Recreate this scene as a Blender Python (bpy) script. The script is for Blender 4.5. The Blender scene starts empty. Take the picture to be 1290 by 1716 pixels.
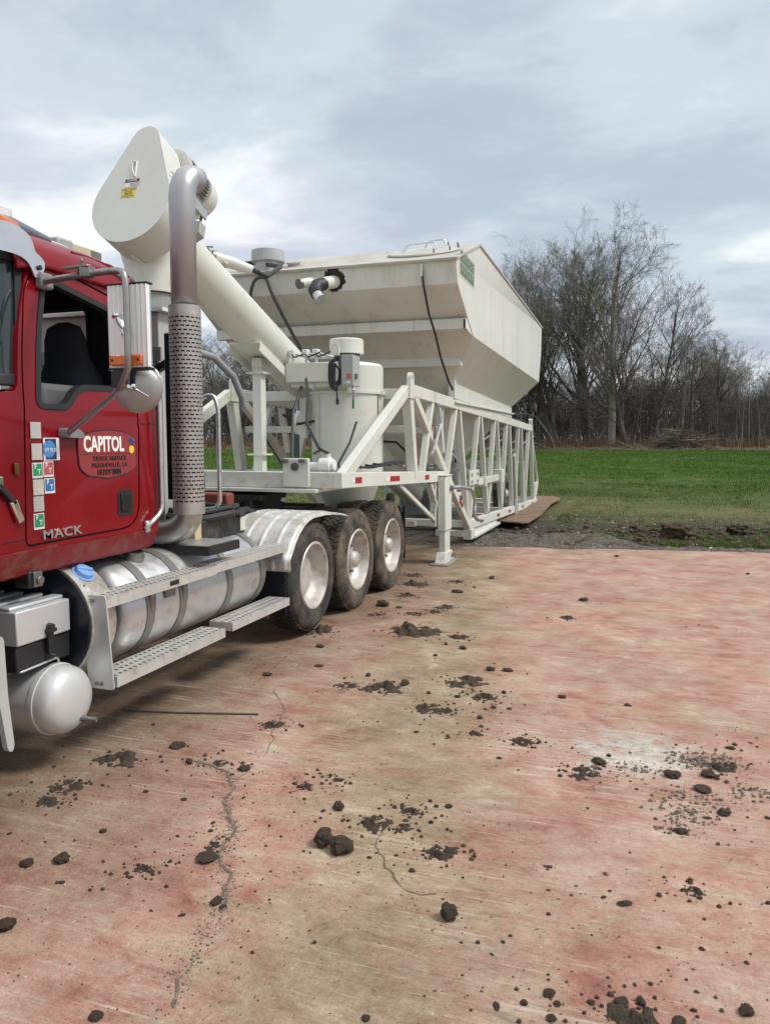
import bpy, bmesh, math, random
import numpy as np
from mathutils import Vector, Matrix, Quaternion
from mathutils.geometry import tessellate_polygon
from mathutils import noise as mnoise
R = math.radians
sc = bpy.context.scene
col = sc.collection
random.seed(7)
rng = np.random.default_rng(11)

# ---------------------------------------------------------------- camera, sky, sun, exposure
cam = bpy.data.cameras.new('camera'); camo = bpy.data.objects.new('camera', cam); col.objects.link(camo)
camo.location = (0, 0, 1.77); camo.rotation_euler = (R(90 - 5.27), 0, R(18.56))
cam.sensor_fit = 'VERTICAL'; cam.sensor_height = 36; cam.lens = 36 * 1290 / 1716
cam.clip_start = .05; cam.clip_end = 3000
sc.camera = camo
sc.view_settings.view_transform = 'Standard'; sc.view_settings.look = 'None'
sc.view_settings.gamma = 1; sc.view_settings.use_curve_mapping = False
sc.view_settings.exposure = 1.0

SUN_DIR = Vector((.62, .06, .78)).normalized()
sun = bpy.data.lights.new('sun', 'SUN'); sun.energy = 1.5; sun.angle = R(16); sun.color = (1, .96, .9)
suno = bpy.data.objects.new('sun', sun); col.objects.link(suno)
suno.rotation_euler = SUN_DIR.to_track_quat('Z', 'Y').to_euler(); suno.location = (0, 0, 60)

w = bpy.data.worlds.new('World'); sc.world = w; w.use_nodes = True
nt = w.node_tree; nt.nodes.clear()
def N(t, **k):
    n = nt.nodes.new(t)
    for a, b in k.items(): setattr(n, a, b)
    return n
def L(a, b): nt.links.new(a, b)
out = N('ShaderNodeOutputWorld'); bg = N('ShaderNodeBackground'); bg.inputs[1].default_value = .1
sky = N('ShaderNodeTexSky', sky_type='NISHITA', sun_disc=False)
sky.sun_elevation = math.asin(SUN_DIR.z); sky.sun_rotation = math.atan2(SUN_DIR.x, SUN_DIR.y)
sky.air_density = 1.2; sky.dust_density = 1.5
tc = N('ShaderNodeTexCoord'); sep = N('ShaderNodeSeparateXYZ'); L(tc.outputs['Generated'], sep.inputs[0])
ad = N('ShaderNodeMath', operation='ADD'); ad.inputs[1].default_value = .16; ad.use_clamp = False
mxz = N('ShaderNodeMath', operation='MAXIMUM'); mxz.inputs[1].default_value = 0.0
L(sep.outputs[2], mxz.inputs[0]); L(mxz.outputs[0], ad.inputs[0])
dv = N('ShaderNodeVectorMath', operation='DIVIDE'); cb = N('ShaderNodeCombineXYZ')
for i in range(3): L(ad.outputs[0], cb.inputs[i])
L(tc.outputs['Generated'], dv.inputs[0]); L(cb.outputs[0], dv.inputs[1])
def wnoise(scale, detail, rough, off=(0, 0, 0), dist=0.0, squash=(1, 1, 1)):
    mp = N('ShaderNodeMapping'); mp.inputs['Location'].default_value = off; mp.inputs['Scale'].default_value = squash
    mp.inputs['Rotation'].default_value = (0, 0, R(18))
    L(dv.outputs[0], mp.inputs[0])
    n = N('ShaderNodeTexNoise'); n.inputs['Scale'].default_value = scale; n.inputs['Detail'].default_value = detail
    n.inputs['Roughness'].default_value = rough; n.inputs['Distortion'].default_value = dist
    L(mp.outputs[0], n.inputs['Vector']); return n
def wramp(stops):
    r = N('ShaderNodeValToRGB'); e = r.color_ramp.elements
    e[0].position, e[0].color = stops[0][0], (*stops[0][1], 1); e[1].position, e[1].color = stops[-1][0], (*stops[-1][1], 1)
    for p_, c_ in stops[1:-1]:
        q = e.new(p_); q.color = (*c_, 1)
    r.color_ramp.interpolation = 'EASE'
    return r
n1 = wnoise(.62, 6, .5, (3.1, .4, 0), .3, (1, .8, 1)); n2 = wnoise(1.9, 7, .55, (1.2, 5.3, 2), .25, (.75, 1, 1))
mxn = N('ShaderNodeMix', data_type='FLOAT'); mxn.inputs[0].default_value = .42
L(n1.outputs[0], mxn.inputs[2]); L(n2.outputs[0], mxn.inputs[3])
cr = wramp([(.34, (1.95, 2.3, 2.75)), (.44, (2.6, 3.0, 3.42)), (.51, (3.3, 3.7, 4.0)), (.60, (5.0, 5.2, 5.3))])
L(mxn.outputs[0], cr.inputs[0])
# a thin lilac cast in part of the cloud deck
n3 = wnoise(.8, 3, .5, (8, 2, 1)); tint = wramp([(.42, (1.0, 1.0, 1.0)), (.62, (1.04, .99, 1.02))]); L(n3.outputs[0], tint.inputs[0])
mul = N('ShaderNodeMix', data_type='RGBA', blend_type='MULTIPLY'); mul.inputs[0].default_value = 1
L(cr.outputs[0], mul.inputs[6]); L(tint.outputs[0], mul.inputs[7])
mxs = N('ShaderNodeMix', data_type='RGBA'); mxs.inputs[0].default_value = .94
L(sky.outputs[0], mxs.inputs[6]); L(mul.outputs[2], mxs.inputs[7])
L(mxs.outputs[2], bg.inputs[0]); L(bg.outputs[0], out.inputs[0])

# ---------------------------------------------------------------- materials
MATS = {}
def mat(name, c, rough=.5, metal=0.0, var=0.0, vscale=4.0, c2=None, c2t=(.5, .65), c2scale=6.0, bump=0.0, bscale=60.0, coat=0.0,
        stretch=(1, 1, 1), rvar=0.0, spec=.5, alpha=None):
    """procedural paint/metal/rubber: base colour, uneven tone, a second colour in worn or dirty patches, fine relief"""
    if name in MATS: return MATS[name]
    m = bpy.data.materials.new(name); m.use_nodes = True; t = m.node_tree; b = t.nodes['Principled BSDF']
    nn = lambda ty: t.nodes.new(ty)
    b.inputs['Roughness'].default_value = rough; b.inputs['Metallic'].default_value = metal
    b.inputs['Specular IOR Level'].default_value = spec
    b.inputs['Coat Weight'].default_value = coat; b.inputs['Coat Roughness'].default_value = .06
    b.inputs['Base Color'].default_value = (*c, 1)
    co = nn('ShaderNodeTexCoord'); mp = nn('ShaderNodeMapping'); mp.inputs['Scale'].default_value = stretch
    t.links.new(co.outputs['Object'], mp.inputs[0])
    last = None
    def noise(s, d=6, r=.6):
        x = nn('ShaderNodeTexNoise'); x.inputs['Scale'].default_value = s; x.inputs['Detail'].default_value = d
        x.inputs['Roughness'].default_value = r; t.links.new(mp.outputs[0], x.inputs['Vector']); return x
    if var:
        x = noise(vscale); r = nn('ShaderNodeValToRGB')
        r.color_ramp.elements[0].position = .3; r.color_ramp.elements[1].position = .72
        r.color_ramp.elements[0].color = (*[max(0, v * (1 - var)) for v in c], 1)
        r.color_ramp.elements[1].color = (*[min(1, v * (1 + var * .6)) for v in c], 1)
        t.links.new(x.outputs[0], r.inputs[0]); last = r.outputs[0]
    if c2:
        x = noise(c2scale, 9, .68); r = nn('ShaderNodeValToRGB')
        r.color_ramp.elements[0].position, r.color_ramp.elements[1].position = c2t
        t.links.new(x.outputs[0], r.inputs[0])
        mx = nn('ShaderNodeMix'); mx.data_type = 'RGBA'
        t.links.new(r.outputs[0], mx.inputs[0])
        if last: t.links.new(last, mx.inputs[6])
        else: mx.inputs[6].default_value = (*c, 1)
        mx.inputs[7].default_value = (*c2, 1); last = mx.outputs[2]
    if last: t.links.new(last, b.inputs['Base Color'])
    if rvar:
        x = noise(vscale * 2.3); mr = nn('ShaderNodeMapRange')
        mr.inputs[3].default_value = max(.02, rough - rvar); mr.inputs[4].default_value = min(1, rough + rvar)
        mr.inputs[1].default_value = .3; mr.inputs[2].default_value = .7
        t.links.new(x.outputs[0], mr.inputs[0]); t.links.new(mr.outputs[0], b.inputs['Roughness'])
    if bump:
        x = noise(bscale, 4); bp = nn('ShaderNodeBump'); bp.inputs['Strength'].default_value = bump; bp.inputs['Distance'].default_value = .01
        t.links.new(x.outputs[0], bp.inputs['Height']); t.links.new(bp.outputs[0], b.inputs['Normal'])
    if alpha is not None: b.inputs['Alpha'].default_value = alpha
    MATS[name] = m; return m

RED = mat('red_paint', (.20, .0012, .007), .24, 0, .10, 2.5, coat=.2, spec=.32, rvar=.06)
REDLOW = mat('red_paint_dusty', (.18, .003, .009), .42, 0, .15, 3, c2=(.20, .11, .085), c2t=(.5, .78), c2scale=9, coat=.2)
CREAM = mat('cream_paint', (.635, .65, .59), .42, 0, .07, 1.6, c2=(.47, .44, .35), c2t=(.56, .85), c2scale=3.5, bump=.05, bscale=14, rvar=.1)
CREAMD = mat('cream_paint_grimy', (.595, .605, .545), .5, 0, .1, 3, c2=(.22, .19, .15), c2t=(.55, .75), c2scale=5, bump=.06, bscale=30)
HOPP = mat('cream_hopper_paint', (.635, .65, .59), .45, 0, .06, .9, c2=(.48, .455, .38), c2t=(.53, .78), c2scale=2.2, bump=.16, bscale=3.0, stretch=(1.8, 1.8, .22), rvar=.1)
ROOFC = mat('dusty_roof_paint', (.5, .48, .43), .75, 0, .12, 1.5, c2=(.32, .3, .26), c2t=(.42, .7), c2scale=3, bump=.1, bscale=20)
WHITE = mat('white_paint', (.72, .73, .72), .4, 0, .06, 4, c2=(.45, .43, .38), c2t=(.6, .8), c2scale=8)
ALU = mat('brushed_aluminium', (.62, .63, .64), .36, .85, .12, 6, c2=(.34, .31, .26), c2t=(.56, .78), c2scale=9, bump=.05, bscale=60, stretch=(1, .25, 1), rvar=.12)
TANK = mat('worn_tank_aluminium', (.62, .63, .64), .40, .68, .16, 5, c2=(.42, .39, .34), c2t=(.55, .74), c2scale=10, bump=.06, bscale=25, rvar=.14)
STEP = mat('step_aluminium', (.6, .59, .56), .5, .45, .12, 9, c2=(.36, .31, .25), c2t=(.52, .75), c2scale=14, bump=.08, bscale=90)
FEND = mat('fender_aluminium', (.64, .64, .63), .5, .4, .1, 4, c2=(.40, .35, .27), c2t=(.45, .7), c2scale=6, rvar=.12)
CHROME = mat('chrome', (.8, .8, .8), .12, 1)
DULLSTEEL = mat('dull_steel', (.27, .26, .25), .45, .8, .2, 12, c2=(.12, .09, .07), c2t=(.5, .75), c2scale=20)
PIPE = mat('exhaust_steel', (.46, .47, .48), .42, .65, .2, 6, rvar=.12, stretch=(1, 1, .4))
SHIELD = mat('heat_shield_steel', (.44, .42, .40), .5, .55, .2, 9, c2=(.2, .15, .12), c2t=(.55, .8), c2scale=12)
BLACK = mat('black_plastic', (.016, .017, .019), .5, 0, .3, 8, bump=.05, bscale=120)
FRAME = mat('black_frame_paint', (.018, .018, .02), .6, 0, .3, 5, c2=(.10, .085, .065), c2t=(.5, .75), c2scale=7)
NAVY = mat('dark_navy_panel', (.008, .011, .018), .35, 0)
GASKET = mat('rubber_gasket', (.012, .012, .013), .6)
HOSE = mat('rubber_hose', (.02, .02, .022), .55, 0, .3, 10)
TYRE = mat('tyre_rubber', (.026, .025, .024), .78, 0, .25, 8, c2=(.13, .105, .075), c2t=(.45, .72), c2scale=5, bump=.12, bscale=60)
TYRED = mat('muddy_tyre_rubber', (.030, .028, .026), .82, 0, .25, 8, c2=(.16, .125, .085), c2t=(.40, .66), c2scale=4, bump=.2, bscale=45)
RIM = mat('rim_aluminium', (.54, .52, .48), .48, .35, .12, 5, c2=(.28, .24, .19), c2t=(.48, .72), c2scale=9, rvar=.1)
AMBER = mat('amber_lens', (.62, .13, .008), .25, 0, .1, 30, coat=.4)
REDTAPE = mat('red_reflector', (.36, .015, .02), .35)
WHITETAPE = mat('white_reflector', (.75, .75, .74), .35)
GLASS = mat('dark_glass', (.02, .03, .033), .05, 0, spec=.8)
GREYBOX = mat('grey_enclosure', (.36, .39, .38), .4, .1, .05, 5)
GREYP = mat('grey_plastic', (.2, .2, .2), .6, 0, .12, 6)
SEATM = mat('dark_seat_cloth', (.017, .019, .026), .9)
BLUE = mat('blue_cap', (.16, .32, .62), .45, 0, .1, 20)
RUST = mat('rusty_edge', (.12, .07, .045), .8, 0, .4, 20)
STAIN = mat('black_grease', (.012, .011, .01), .5, 0, .3, 15)
GREENH = mat('green_handle', (.015, .18, .08), .45)
ORANGE = mat('rust_red_paint', (.22, .045, .025), .5, 0, .25, 8)
WOOD = mat('pale_timber', (.5, .4, .24), .8, 0, .2, 10)
PLYB = mat('brown_board', (.20, .13, .08), .85, 0, .25, 3, c2=(.10, .065, .04), c2t=(.45, .7), c2scale=2.5, bump=.3, bscale=12)

# ---------------------------------------------------------------- mesh helpers
class MB:
    def __init__(s): s.v = []; s.f = []
    def add(s, vs, fs):
        o = len(s.v); s.v += [tuple(p) for p in vs]; s.f += [tuple(i + o for i in f) for f in fs]; return s
    def box(s, x0, x1, y0, y1, z0, z1):
        vs = [(x, y, z) for z in (z0, z1) for y in (y0, y1) for x in (x0, x1)]
        return s.add(vs, [(0, 2, 3, 1), (4, 5, 7, 6), (0, 1, 5, 4), (2, 6, 7, 3), (0, 4, 6, 2), (1, 3, 7, 5)])
    def beam(s, a, b, w, h, up=(0, 0, 1)):
        a = Vector(a); b = Vector(b); d = (b - a).normalized(); u = Vector(up)
        if abs(d.dot(u)) > .98: u = Vector((0, 1, 0)) if abs(d.y) < .9 else Vector((1, 0, 0))
        r = d.cross(u).normalized() * (w / 2); t = r.cross(d).normalized() * (h / 2)
        vs = [p + i * r + j * t for p in (a, b) for i, j in ((-1, -1), (1, -1), (1, 1), (-1, 1))]
        return s.add(vs, [(3, 2, 1, 0), (4, 5, 6, 7), (0, 1, 5, 4), (1, 2, 6, 5), (2, 3, 7, 6), (3, 0, 4, 7)])
    def tube(s, pts, r, n=10, cap=True):
        pts = [Vector(p) for p in pts]; k = len(pts); rr = r if isinstance(r, (list, tuple)) else [r] * k
        ref = None; rings = []
        for i, p in enumerate(pts):
            d = (pts[min(i + 1, k - 1)] - pts[max(i - 1, 0)]).normalized()
            if ref is None:
                ref = d.orthogonal().normalized()
            ref = (ref - d * ref.dot(d)).normalized(); q = d.cross(ref)
            rings.append([p + (ref * math.cos(a) + q * math.sin(a)) * rr[i] for a in [2 * math.pi * j / n for j in range(n)]])
        vs = [p for g in rings for p in g]; fs = []
        for i in range(k - 1):
            for j in range(n):
                j2 = (j + 1) % n; fs.append((i * n + j, i * n + j2, (i + 1) * n + j2, (i + 1) * n + j))
        if cap: fs += [tuple(range(n - 1, -1, -1)), tuple(range((k - 1) * n, k * n))]
        return s.add(vs, fs)
    def lathe(s, o, axis, prof, n=32, closed=False, cap0=True, cap1=True):
        """prof: (distance along axis, radius)"""
        o = Vector(o); d = Vector(axis).normalized(); u = d.orthogonal().normalized(); v = d.cross(u); k = len(prof)
        vs = [o + d * t + (u * math.cos(a) + v * math.sin(a)) * r for t, r in prof for a in [2 * math.pi * j / n for j in range(n)]]
        fs = []
        for i in range(k if closed else k - 1):
            i2 = (i + 1) % k
            for j in range(n):
                j2 = (j + 1) % n; fs.append((i * n + j, i * n + j2, i2 * n + j2, i2 * n + j))
        if not closed and cap0: fs.append(tuple(range(n - 1, -1, -1)))
        if not closed and cap1: fs.append(tuple(range((k - 1) * n, k * n)))
        return s.add(vs, fs)
    def prism(s, poly, fn, t0, t1):
        """2-D polygon poly carried by fn(a, b, t) between t0 and t1"""
        n = len(poly); vs = [fn(a, b, t) for t in (t0, t1) for a, b in poly]
        tri = tessellate_polygon([[Vector((a, b, 0)) for a, b in poly]])
        fs = [tuple(reversed(f)) for f in tri] + [tuple(i + n for i in f) for f in tri]
        fs += [(i, (i + 1) % n, n + (i + 1) % n, n + i) for i in range(n)]
        return s.add(vs, fs)
    def grid(s, nu, nv, fn, closed_u=False):
        vs = [fn(i / (nu if closed_u else nu - 1), j / (nv - 1)) for j in range(nv) for i in range(nu)]; fs = []
        for j in range(nv - 1):
            for i in range(nu if closed_u else nu - 1):
                i2 = (i + 1) % nu; fs.append((j * nu + i, j * nu + i2, (j + 1) * nu + i2, (j + 1) * nu + i))
        return s.add(vs, fs)
    def holes(s, nu, nv, hu, hv, fn, stagger=True, closed_u=False):
        """a sheet of nu x nv cells, each with an open slot hu x hv (fractions of a cell)"""
        for j in range(nv):
            for i in range(nu):
                u0 = i + (.5 if stagger and j % 2 else 0)
                O = [(u0, j), (u0 + 1, j), (u0 + 1, j + 1), (u0, j + 1)]
                a, b = (1 - hu) / 2, (1 - hv) / 2
                I = [(u0 + a, j + b), (u0 + 1 - a, j + b), (u0 + 1 - a, j + 1 - b), (u0 + a, j + 1 - b)]
                vs = [fn(p / nu, q / nv) for p, q in O + I]
                s.add(vs, [(k, (k + 1) % 4, 4 + (k + 1) % 4, 4 + k) for k in range(4)])
        return s
    def build(s, name, m, parent=None, bevel=0.0, smooth=38, fix=True, weld=False):
        me = bpy.data.meshes.new(name); me.from_pydata(s.v, [], s.f); me.update()
        return finish(name, me, m, parent, bevel, smooth, fix, weld)

def finish(name, me, m, parent=None, bevel=0.0, smooth=38, fix=True, weld=False):
    if fix or weld:
        bm = bmesh.new(); bm.from_mesh(me)
        if weld: bmesh.ops.remove_doubles(bm, verts=bm.verts, dist=1e-4)
        bmesh.ops.recalc_face_normals(bm, faces=bm.faces); bm.to_mesh(me); bm.free()
    if smooth:
        me.polygons.foreach_set('use_smooth', [True] * len(me.polygons)); me.set_sharp_from_angle(angle=R(smooth))
    me.materials.append(m)
    o = bpy.data.objects.new(name, me); col.objects.link(o)
    if parent is not None: o.parent = parent; o.matrix_parent_inverse = Matrix.Identity(4); 
    if parent is not None:
        pl = world_of(parent)
        if pl.length: me.transform(Matrix.Translation(-pl))
    if bevel:
        b = o.modifiers.new('bevel', 'BEVEL'); b.width = bevel; b.segments = 2; b.limit_method = 'ANGLE'; b.angle_limit = R(40)
        b.harden_normals = False
    return o
def world_of(o):
    p = Vector((0, 0, 0))
    while o is not None: p += o.location; o = o.parent
    return p
def thing(name, label, cat, loc=(0, 0, 0), group=None):
    o = bpy.data.objects.new(name, None); col.objects.link(o); o.location = loc; o.empty_display_size = .3
    o['label'] = label; o['category'] = cat
    if group: o['group'] = group
    return o
def tag(o, label, cat, group=None):
    o['label'] = label; o['category'] = cat
    if group: o['group'] = group
    return o
def round_poly(pts, r, n=5):
    out_ = []; k = len(pts); rs = r if isinstance(r, (list, tuple)) else [r] * k
    for i in range(k):
        p = Vector(pts[i]); a = Vector(pts[i - 1]) - p; b = Vector(pts[(i + 1) % k]) - p
        rr = min(rs[i], a.length * .48, b.length * .48)
        if rr < 1e-4: out_.append(tuple(p)); continue
        p0 = p + a.normalized() * rr; p1 = p + b.normalized() * rr
        for j in range(n + 1):
            t = j / n; q = p0 * (1 - t) ** 2 + p * 2 * t * (1 - t) + p1 * t * t; out_.append((q.x, q.y))
    return out_
def panel(name, outer, holes_, thick, m, parent, fx, zcuts=(), bevel=0.0):
    """sheet in the (y, z) plane with openings, bent to x = fx(y, z)"""
    bm = bmesh.new(); loops = [[Vector((a, b, 0)) for a, b in lp] for lp in [outer] + list(holes_)]
    vs = [bm.verts.new((0, p.x, p.y)) for lp in loops for p in lp]
    for f in tessellate_polygon(loops):
        try: bm.faces.new([vs[i] for i in f])
        except ValueError: pass
    for z in zcuts:
        bmesh.ops.bisect_plane(bm, geom=bm.verts[:] + bm.edges[:] + bm.faces[:], plane_co=(0, 0, z), plane_no=(0, 0, 1))
    bmesh.ops.recalc_face_normals(bm, faces=bm.faces)
    top = bm.faces[:]
    ret = bmesh.ops.extrude_face_region(bm, geom=top)
    for v in [g for g in ret['geom'] if isinstance(g, bmesh.types.BMVert)]: v.co.x -= thick
    for v in bm.verts: v.co.x += fx(v.co.y, v.co.z)
    bmesh.ops.recalc_face_normals(bm, faces=bm.faces)
    me = bpy.data.meshes.new(name); bm.to_mesh(me); bm.free()
    return finish(name, me, m, parent, bevel, 35, fix=False)
def lettering(txt, size, loc, m, parent, face='x', depth=.002, sx=1.0, bold=0.0, shear=0.0, space=1.0, tilt=None, name='lettering'):
    cu = bpy.data.curves.new(name, 'FONT'); cu.body = txt; cu.size = size; cu.extrude = depth; cu.offset = bold; cu.shear = shear
    cu.align_x = 'CENTER'; cu.align_y = 'CENTER'; cu.space_character = space; cu.resolution_u = 3
    t = bpy.data.objects.new(name, cu); col.objects.link(t)
    me = bpy.data.meshes.new_from_object(t.evaluated_get(bpy.context.evaluated_depsgraph_get()))
    bpy.data.objects.remove(t); bpy.data.curves.remove(cu); me.name = name
    M = {'x': Matrix(((0, 0, 1), (1, 0, 0), (0, 1, 0))), '-y': Matrix(((1, 0, 0), (0, 0, -1), (0, 1, 0)))}[face] if tilt is None else tilt
    me.transform(Matrix.Translation(loc) @ M.to_4x4() @ Matrix.Diagonal((sx, 1, 1, 1)))
    return finish(name, me, m, parent, 0, 0, fix=False)
def arc(c, r, a0, a1, n=8):
    return [(c[0] + r * math.cos(R(a0 + (a1 - a0) * i / n)), c[1] + r * math.sin(R(a0 + (a1 - a0) * i / n))) for i in range(n + 1)]
def fillet(pts, r, n=6):
    """rounded polyline in 3-D"""
    out_ = [Vector(pts[0])]
    for i in range(1, len(pts) - 1):
        p = Vector(pts[i]); a = Vector(pts[i - 1]) - p; b = Vector(pts[i + 1]) - p; rr = min(r, a.length * .48, b.length * .48)
        p0 = p + a.normalized() * rr; p1 = p + b.normalized() * rr
        for j in range(n + 1):
            t = j / n; out_.append(p0 * (1 - t) ** 2 + p * 2 * t * (1 - t) + p1 * t * t)
    out_.append(Vector(pts[-1])); return out_
CLODS = [(-1.29, 2.99, 0.095), (-1.19, 2.96, 0.119), (-0.64, 2.65, 0.085), (-2.28, 2.51, 0.083), (-1.71, 2.72, 0.101), (-2.0, 3.57, 0.081), (-2.15, 2.08, 0.063), (-1.55, 1.82, 0.05), (-1.51, 2.46, 0.062), (-0.02, 2.95, 0.062), (-0.39, 2.26, 0.041), (-0.31, 2.3, 0.03), (-0.76, 2.08, 0.031), (-2.52, 3.73, 0.108), (-2.33, 3.55, 0.063), (-2.4, 2.44, 0.063), (-1.35, 3.32, 0.078), (-1.47, 2.44, 0.03), (-1.59, 2.35, 0.029), (-2.34, 3.17, 0.033), (-2.11, 3.16, 0.033), (-2.28, 2.77, 0.041), (-1.93, 2.5, 0.024), (-1.85, 3.0, 0.033), (-1.82, 2.93, 0.027), (-1.84, 3.27, 0.024), (-2.03, 3.49, 0.029), (-2.66, 5.12, 0.086), (-2.67, 2.62, 0.032), (-2.17, 2.38, 0.031), (-3.0, 3.27, 0.033), (-2.86, 3.97, 0.03), (-0.85, 3.5, 0.041), (-1.41, 3.27, 0.029), (-1.06, 2.95, 0.025), (-0.86, 2.91, 0.032), (-0.72, 4.15, 0.033), (-1.18, 5.09, 0.058), (-1.39, 5.11, 0.055), (-0.89, 5.28, 0.055), (-1.08, 5.79, 0.083), (-0.95, 5.81, 0.092), (-1.61, 5.25, 0.1), (-1.93, 5.35, 0.063), (-2.38, 5.46, 0.071), (-1.59, 6.04, 0.049), (-1.42, 6.32, 0.071), (-1.27, 4.38, 0.04), (-0.95, 4.74, 0.05), (-0.8, 4.97, 0.044), (-0.9, 4.95, 0.044), (-0.95, 4.91, 0.032), (-0.69, 2.76, 0.019), (-0.45, 2.5, 0.019), (-1.1, 2.42, 0.015), (-0.06, 5.29, 0.06), (-0.14, 4.38, 0.037), (-0.19, 4.27, 0.092), (0.52, 4.71, 0.059), (0.55, 4.78, 0.038), (0.64, 4.84, 0.028), (0.37, 4.28, 0.086), (0.41, 4.26, 0.041), (0.33, 4.09, 0.109), (0.19, 4.21, 0.089), (0.33, 3.78, 0.042), (0.41, 3.85, 0.068), (0.21, 3.6, 0.065), (-0.08, 3.02, 0.019), (-0.1, 2.97, 0.03), (-0.33, 3.12, 0.035), (-0.31, 2.95, 0.021), (-0.49, 5.31, 0.07), (-0.24, 2.37, 0.044), (-0.21, 2.33, 0.028), (-0.31, 2.3, 0.032), (-0.22, 2.26, 0.037), (-0.14, 2.4, 0.017), (-0.11, 2.37, 0.028), (-0.02, 2.4, 0.053), (0.04, 2.42, 0.047), (0.15, 2.37, 0.055), (0.35, 2.48, 0.056), (0.5, 3.13, 0.028), (0.6, 3.87, 0.037), (0.24, 2.76, 0.023), (-0.21, 3.7, 0.023), (0.07, 2.52, 0.023), (0.02, 2.5, 0.023), (-2.43, 7.71, 0.076), (-1.59, 6.41, 0.047), (-1.91, 9.08, 0.058), (-2.6, 5.99, 0.093), (-1.82, 9.75, 0.108), (0.7, 7.82, 0.034), (1.35, 11.15, 0.064), (-0.36, 12.25, 0.083), (-2.03, 8.72, 0.14), (-0.59, 8.7, 0.106), (-2.62, 7.74, 0.193)]
SMEARS = [(-2.17, 3.6, 0.069), (-1.92, 2.57, 0.057), (-1.74, 2.82, 0.06), (-2.73, 3.47, 0.183), (-2.76, 3.09, 0.129), (-2.74, 2.93, 0.112), (-1.14, 3.24, 0.117), (-1.01, 3.4, 0.072), (-1.0, 3.23, 0.077), (-0.77, 3.08, 0.108), (-0.63, 4.43, 0.095), (-0.93, 4.47, 0.08), (-1.31, 4.81, 0.159), (-1.0, 5.14, 0.136), (-1.19, 5.42, 0.254), (-1.74, 5.11, 0.215), (-2.0, 5.08, 0.117), (-1.18, 4.79, 0.086), (-1.6, 3.48, 0.061), (-1.47, 3.61, 0.047), (-0.26, 4.09, 0.143), (0.45, 4.41, 0.123), (-0.64, 4.44, 0.095), (0.03, 2.32, 0.163), (0.24, 3.12, 0.056), (-1.98, 6.76, 0.4), (-1.97, 7.86, 0.191), (-1.54, 6.68, 0.14), (-2.2, 7.48, 0.123), (-2.02, 7.62, 0.124), (-2.19, 9.37, 0.135), (-2.64, 9.04, 0.266), (-2.85, 9.67, 0.221), (-2.55, 8.35, 0.151), (-2.56, 7.31, 0.11), (-0.68, 7.77, 0.143), (-2.86, 6.51, 0.279), (-2.15, 4.21, 0.112)]
CRACKS = [[(-2.34, 3.57), (-2.22, 3.57), (-2.11, 3.53), (-1.97, 3.38), (-1.9, 3.23), (-1.82, 3.07), (-1.74, 3.0), (-1.71, 2.87), (-1.63, 2.7), (-1.54, 2.61), (-1.48, 2.48), (-1.45, 2.33), (-1.43, 2.17), (-1.41, 2.05), (-1.34, 1.9)], [(-2.75, 5.93), (-2.72, 5.46), (-2.68, 5.14), (-2.42, 4.78), (-2.2, 4.48), (-2.1, 4.12), (-1.99, 3.82), (-1.97, 3.58), (-1.97, 3.41)], [(-1.08, 3.17), (-1.06, 3.04), (-0.98, 2.89), (-0.86, 2.77), (-0.75, 2.79), (-0.65, 2.82)], [(-1.02, 3.45), (-0.98, 3.83), (-0.84, 4.12), (-0.65, 4.46)], [(-2.69, 12.34), (-2.7, 11.51), (-2.73, 10.7), (-2.85, 9.86), (-2.95, 9.13)], [(-0.33, 3.69), (-0.29, 3.2), (-0.23, 2.78)]]
# ================================================================ the red truck
TX = -4.07                      # centre line; near side faces +x
truck = thing('semi_truck', 'red day cab semi truck with tall silver exhaust stack, hitched to the cream silo trailer', 'truck', (TX, 5.5, 0))
def mx(x): return 2 * TX - x    # mirrored to the far side
def cabx(y, z):
    x = -3.0
    if z > 1.9: x -= (z - 1.9) * .115
    if z > 1.86 and z < 1.94: x -= .004
    if z < 1.2: x -= (1.2 - z) * .35
    return x
ZC = [1.12, 1.2, 1.28, 1.86, 1.9, 1.94, 2.1, 2.3, 2.5, 2.65]
body_out = round_poly([(2.55, 1.06), (4.265, 1.08), (4.285, 1.25), (4.29, 2.2), (4.27, 2.72), (3.36, 2.78), (3.21, 2.40), (3.14, 2.02), (2.86, 2.0), (2.55, 1.96)],
                      [.03, .05, .03, .05, .06, .05, .2, .05, .1, .05])
door_out = round_poly([(3.145, 1.235), (4.075, 1.245), (4.10, 1.95), (4.06, 2.615), (3.46, 2.725), (3.29, 2.60), (3.185, 2.1)], [.03, .16, .1, .08, .1, .12, .2])
win = round_poly([(3.262, 1.945), (3.49, 1.945), (3.60, 2.065), (4.0, 2.08), (3.985, 2.555), (3.49, 2.645), (3.42, 2.62), (3.33, 2.33)], [.06, .06, .07, .05, .06, .05, .05, .2])
def inset(poly, d):
    c = sum((Vector(p) for p in poly), Vector((0, 0))) / len(poly); o = []
    for i, p in enumerate(poly):
        a = Vector(poly[i - 1]); b = Vector(poly[(i + 1) % len(poly)]); t = (b - a)
        n = Vector((t.y, -t.x)).normalized() if t.length else Vector((0, 0))
        o.append((p[0] + n.x * d, p[1] + n.y * d))
    return o          # counter-clockwise polygons grow outwards for d > 0
gap = inset(door_out, .012)
cab = panel('cab_side', body_out, [gap], .045, RED, truck, cabx, ZC, .004)
panel('cab_side', [(2 * 0 + a, b) for a, b in body_out], [win], .045, RED, truck, lambda y, z: mx(cabx(y, z)) + .045, ZC)
door = panel('door', door_out, [win], .04, RED, truck, lambda y, z: cabx(y, z) - .001, ZC, .006)
panel('door_seal', inset(door_out, .016), [inset(door_out, -.03)], .012, GASKET, door, lambda y, z: cabx(y, z) - .018, ZC)
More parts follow.
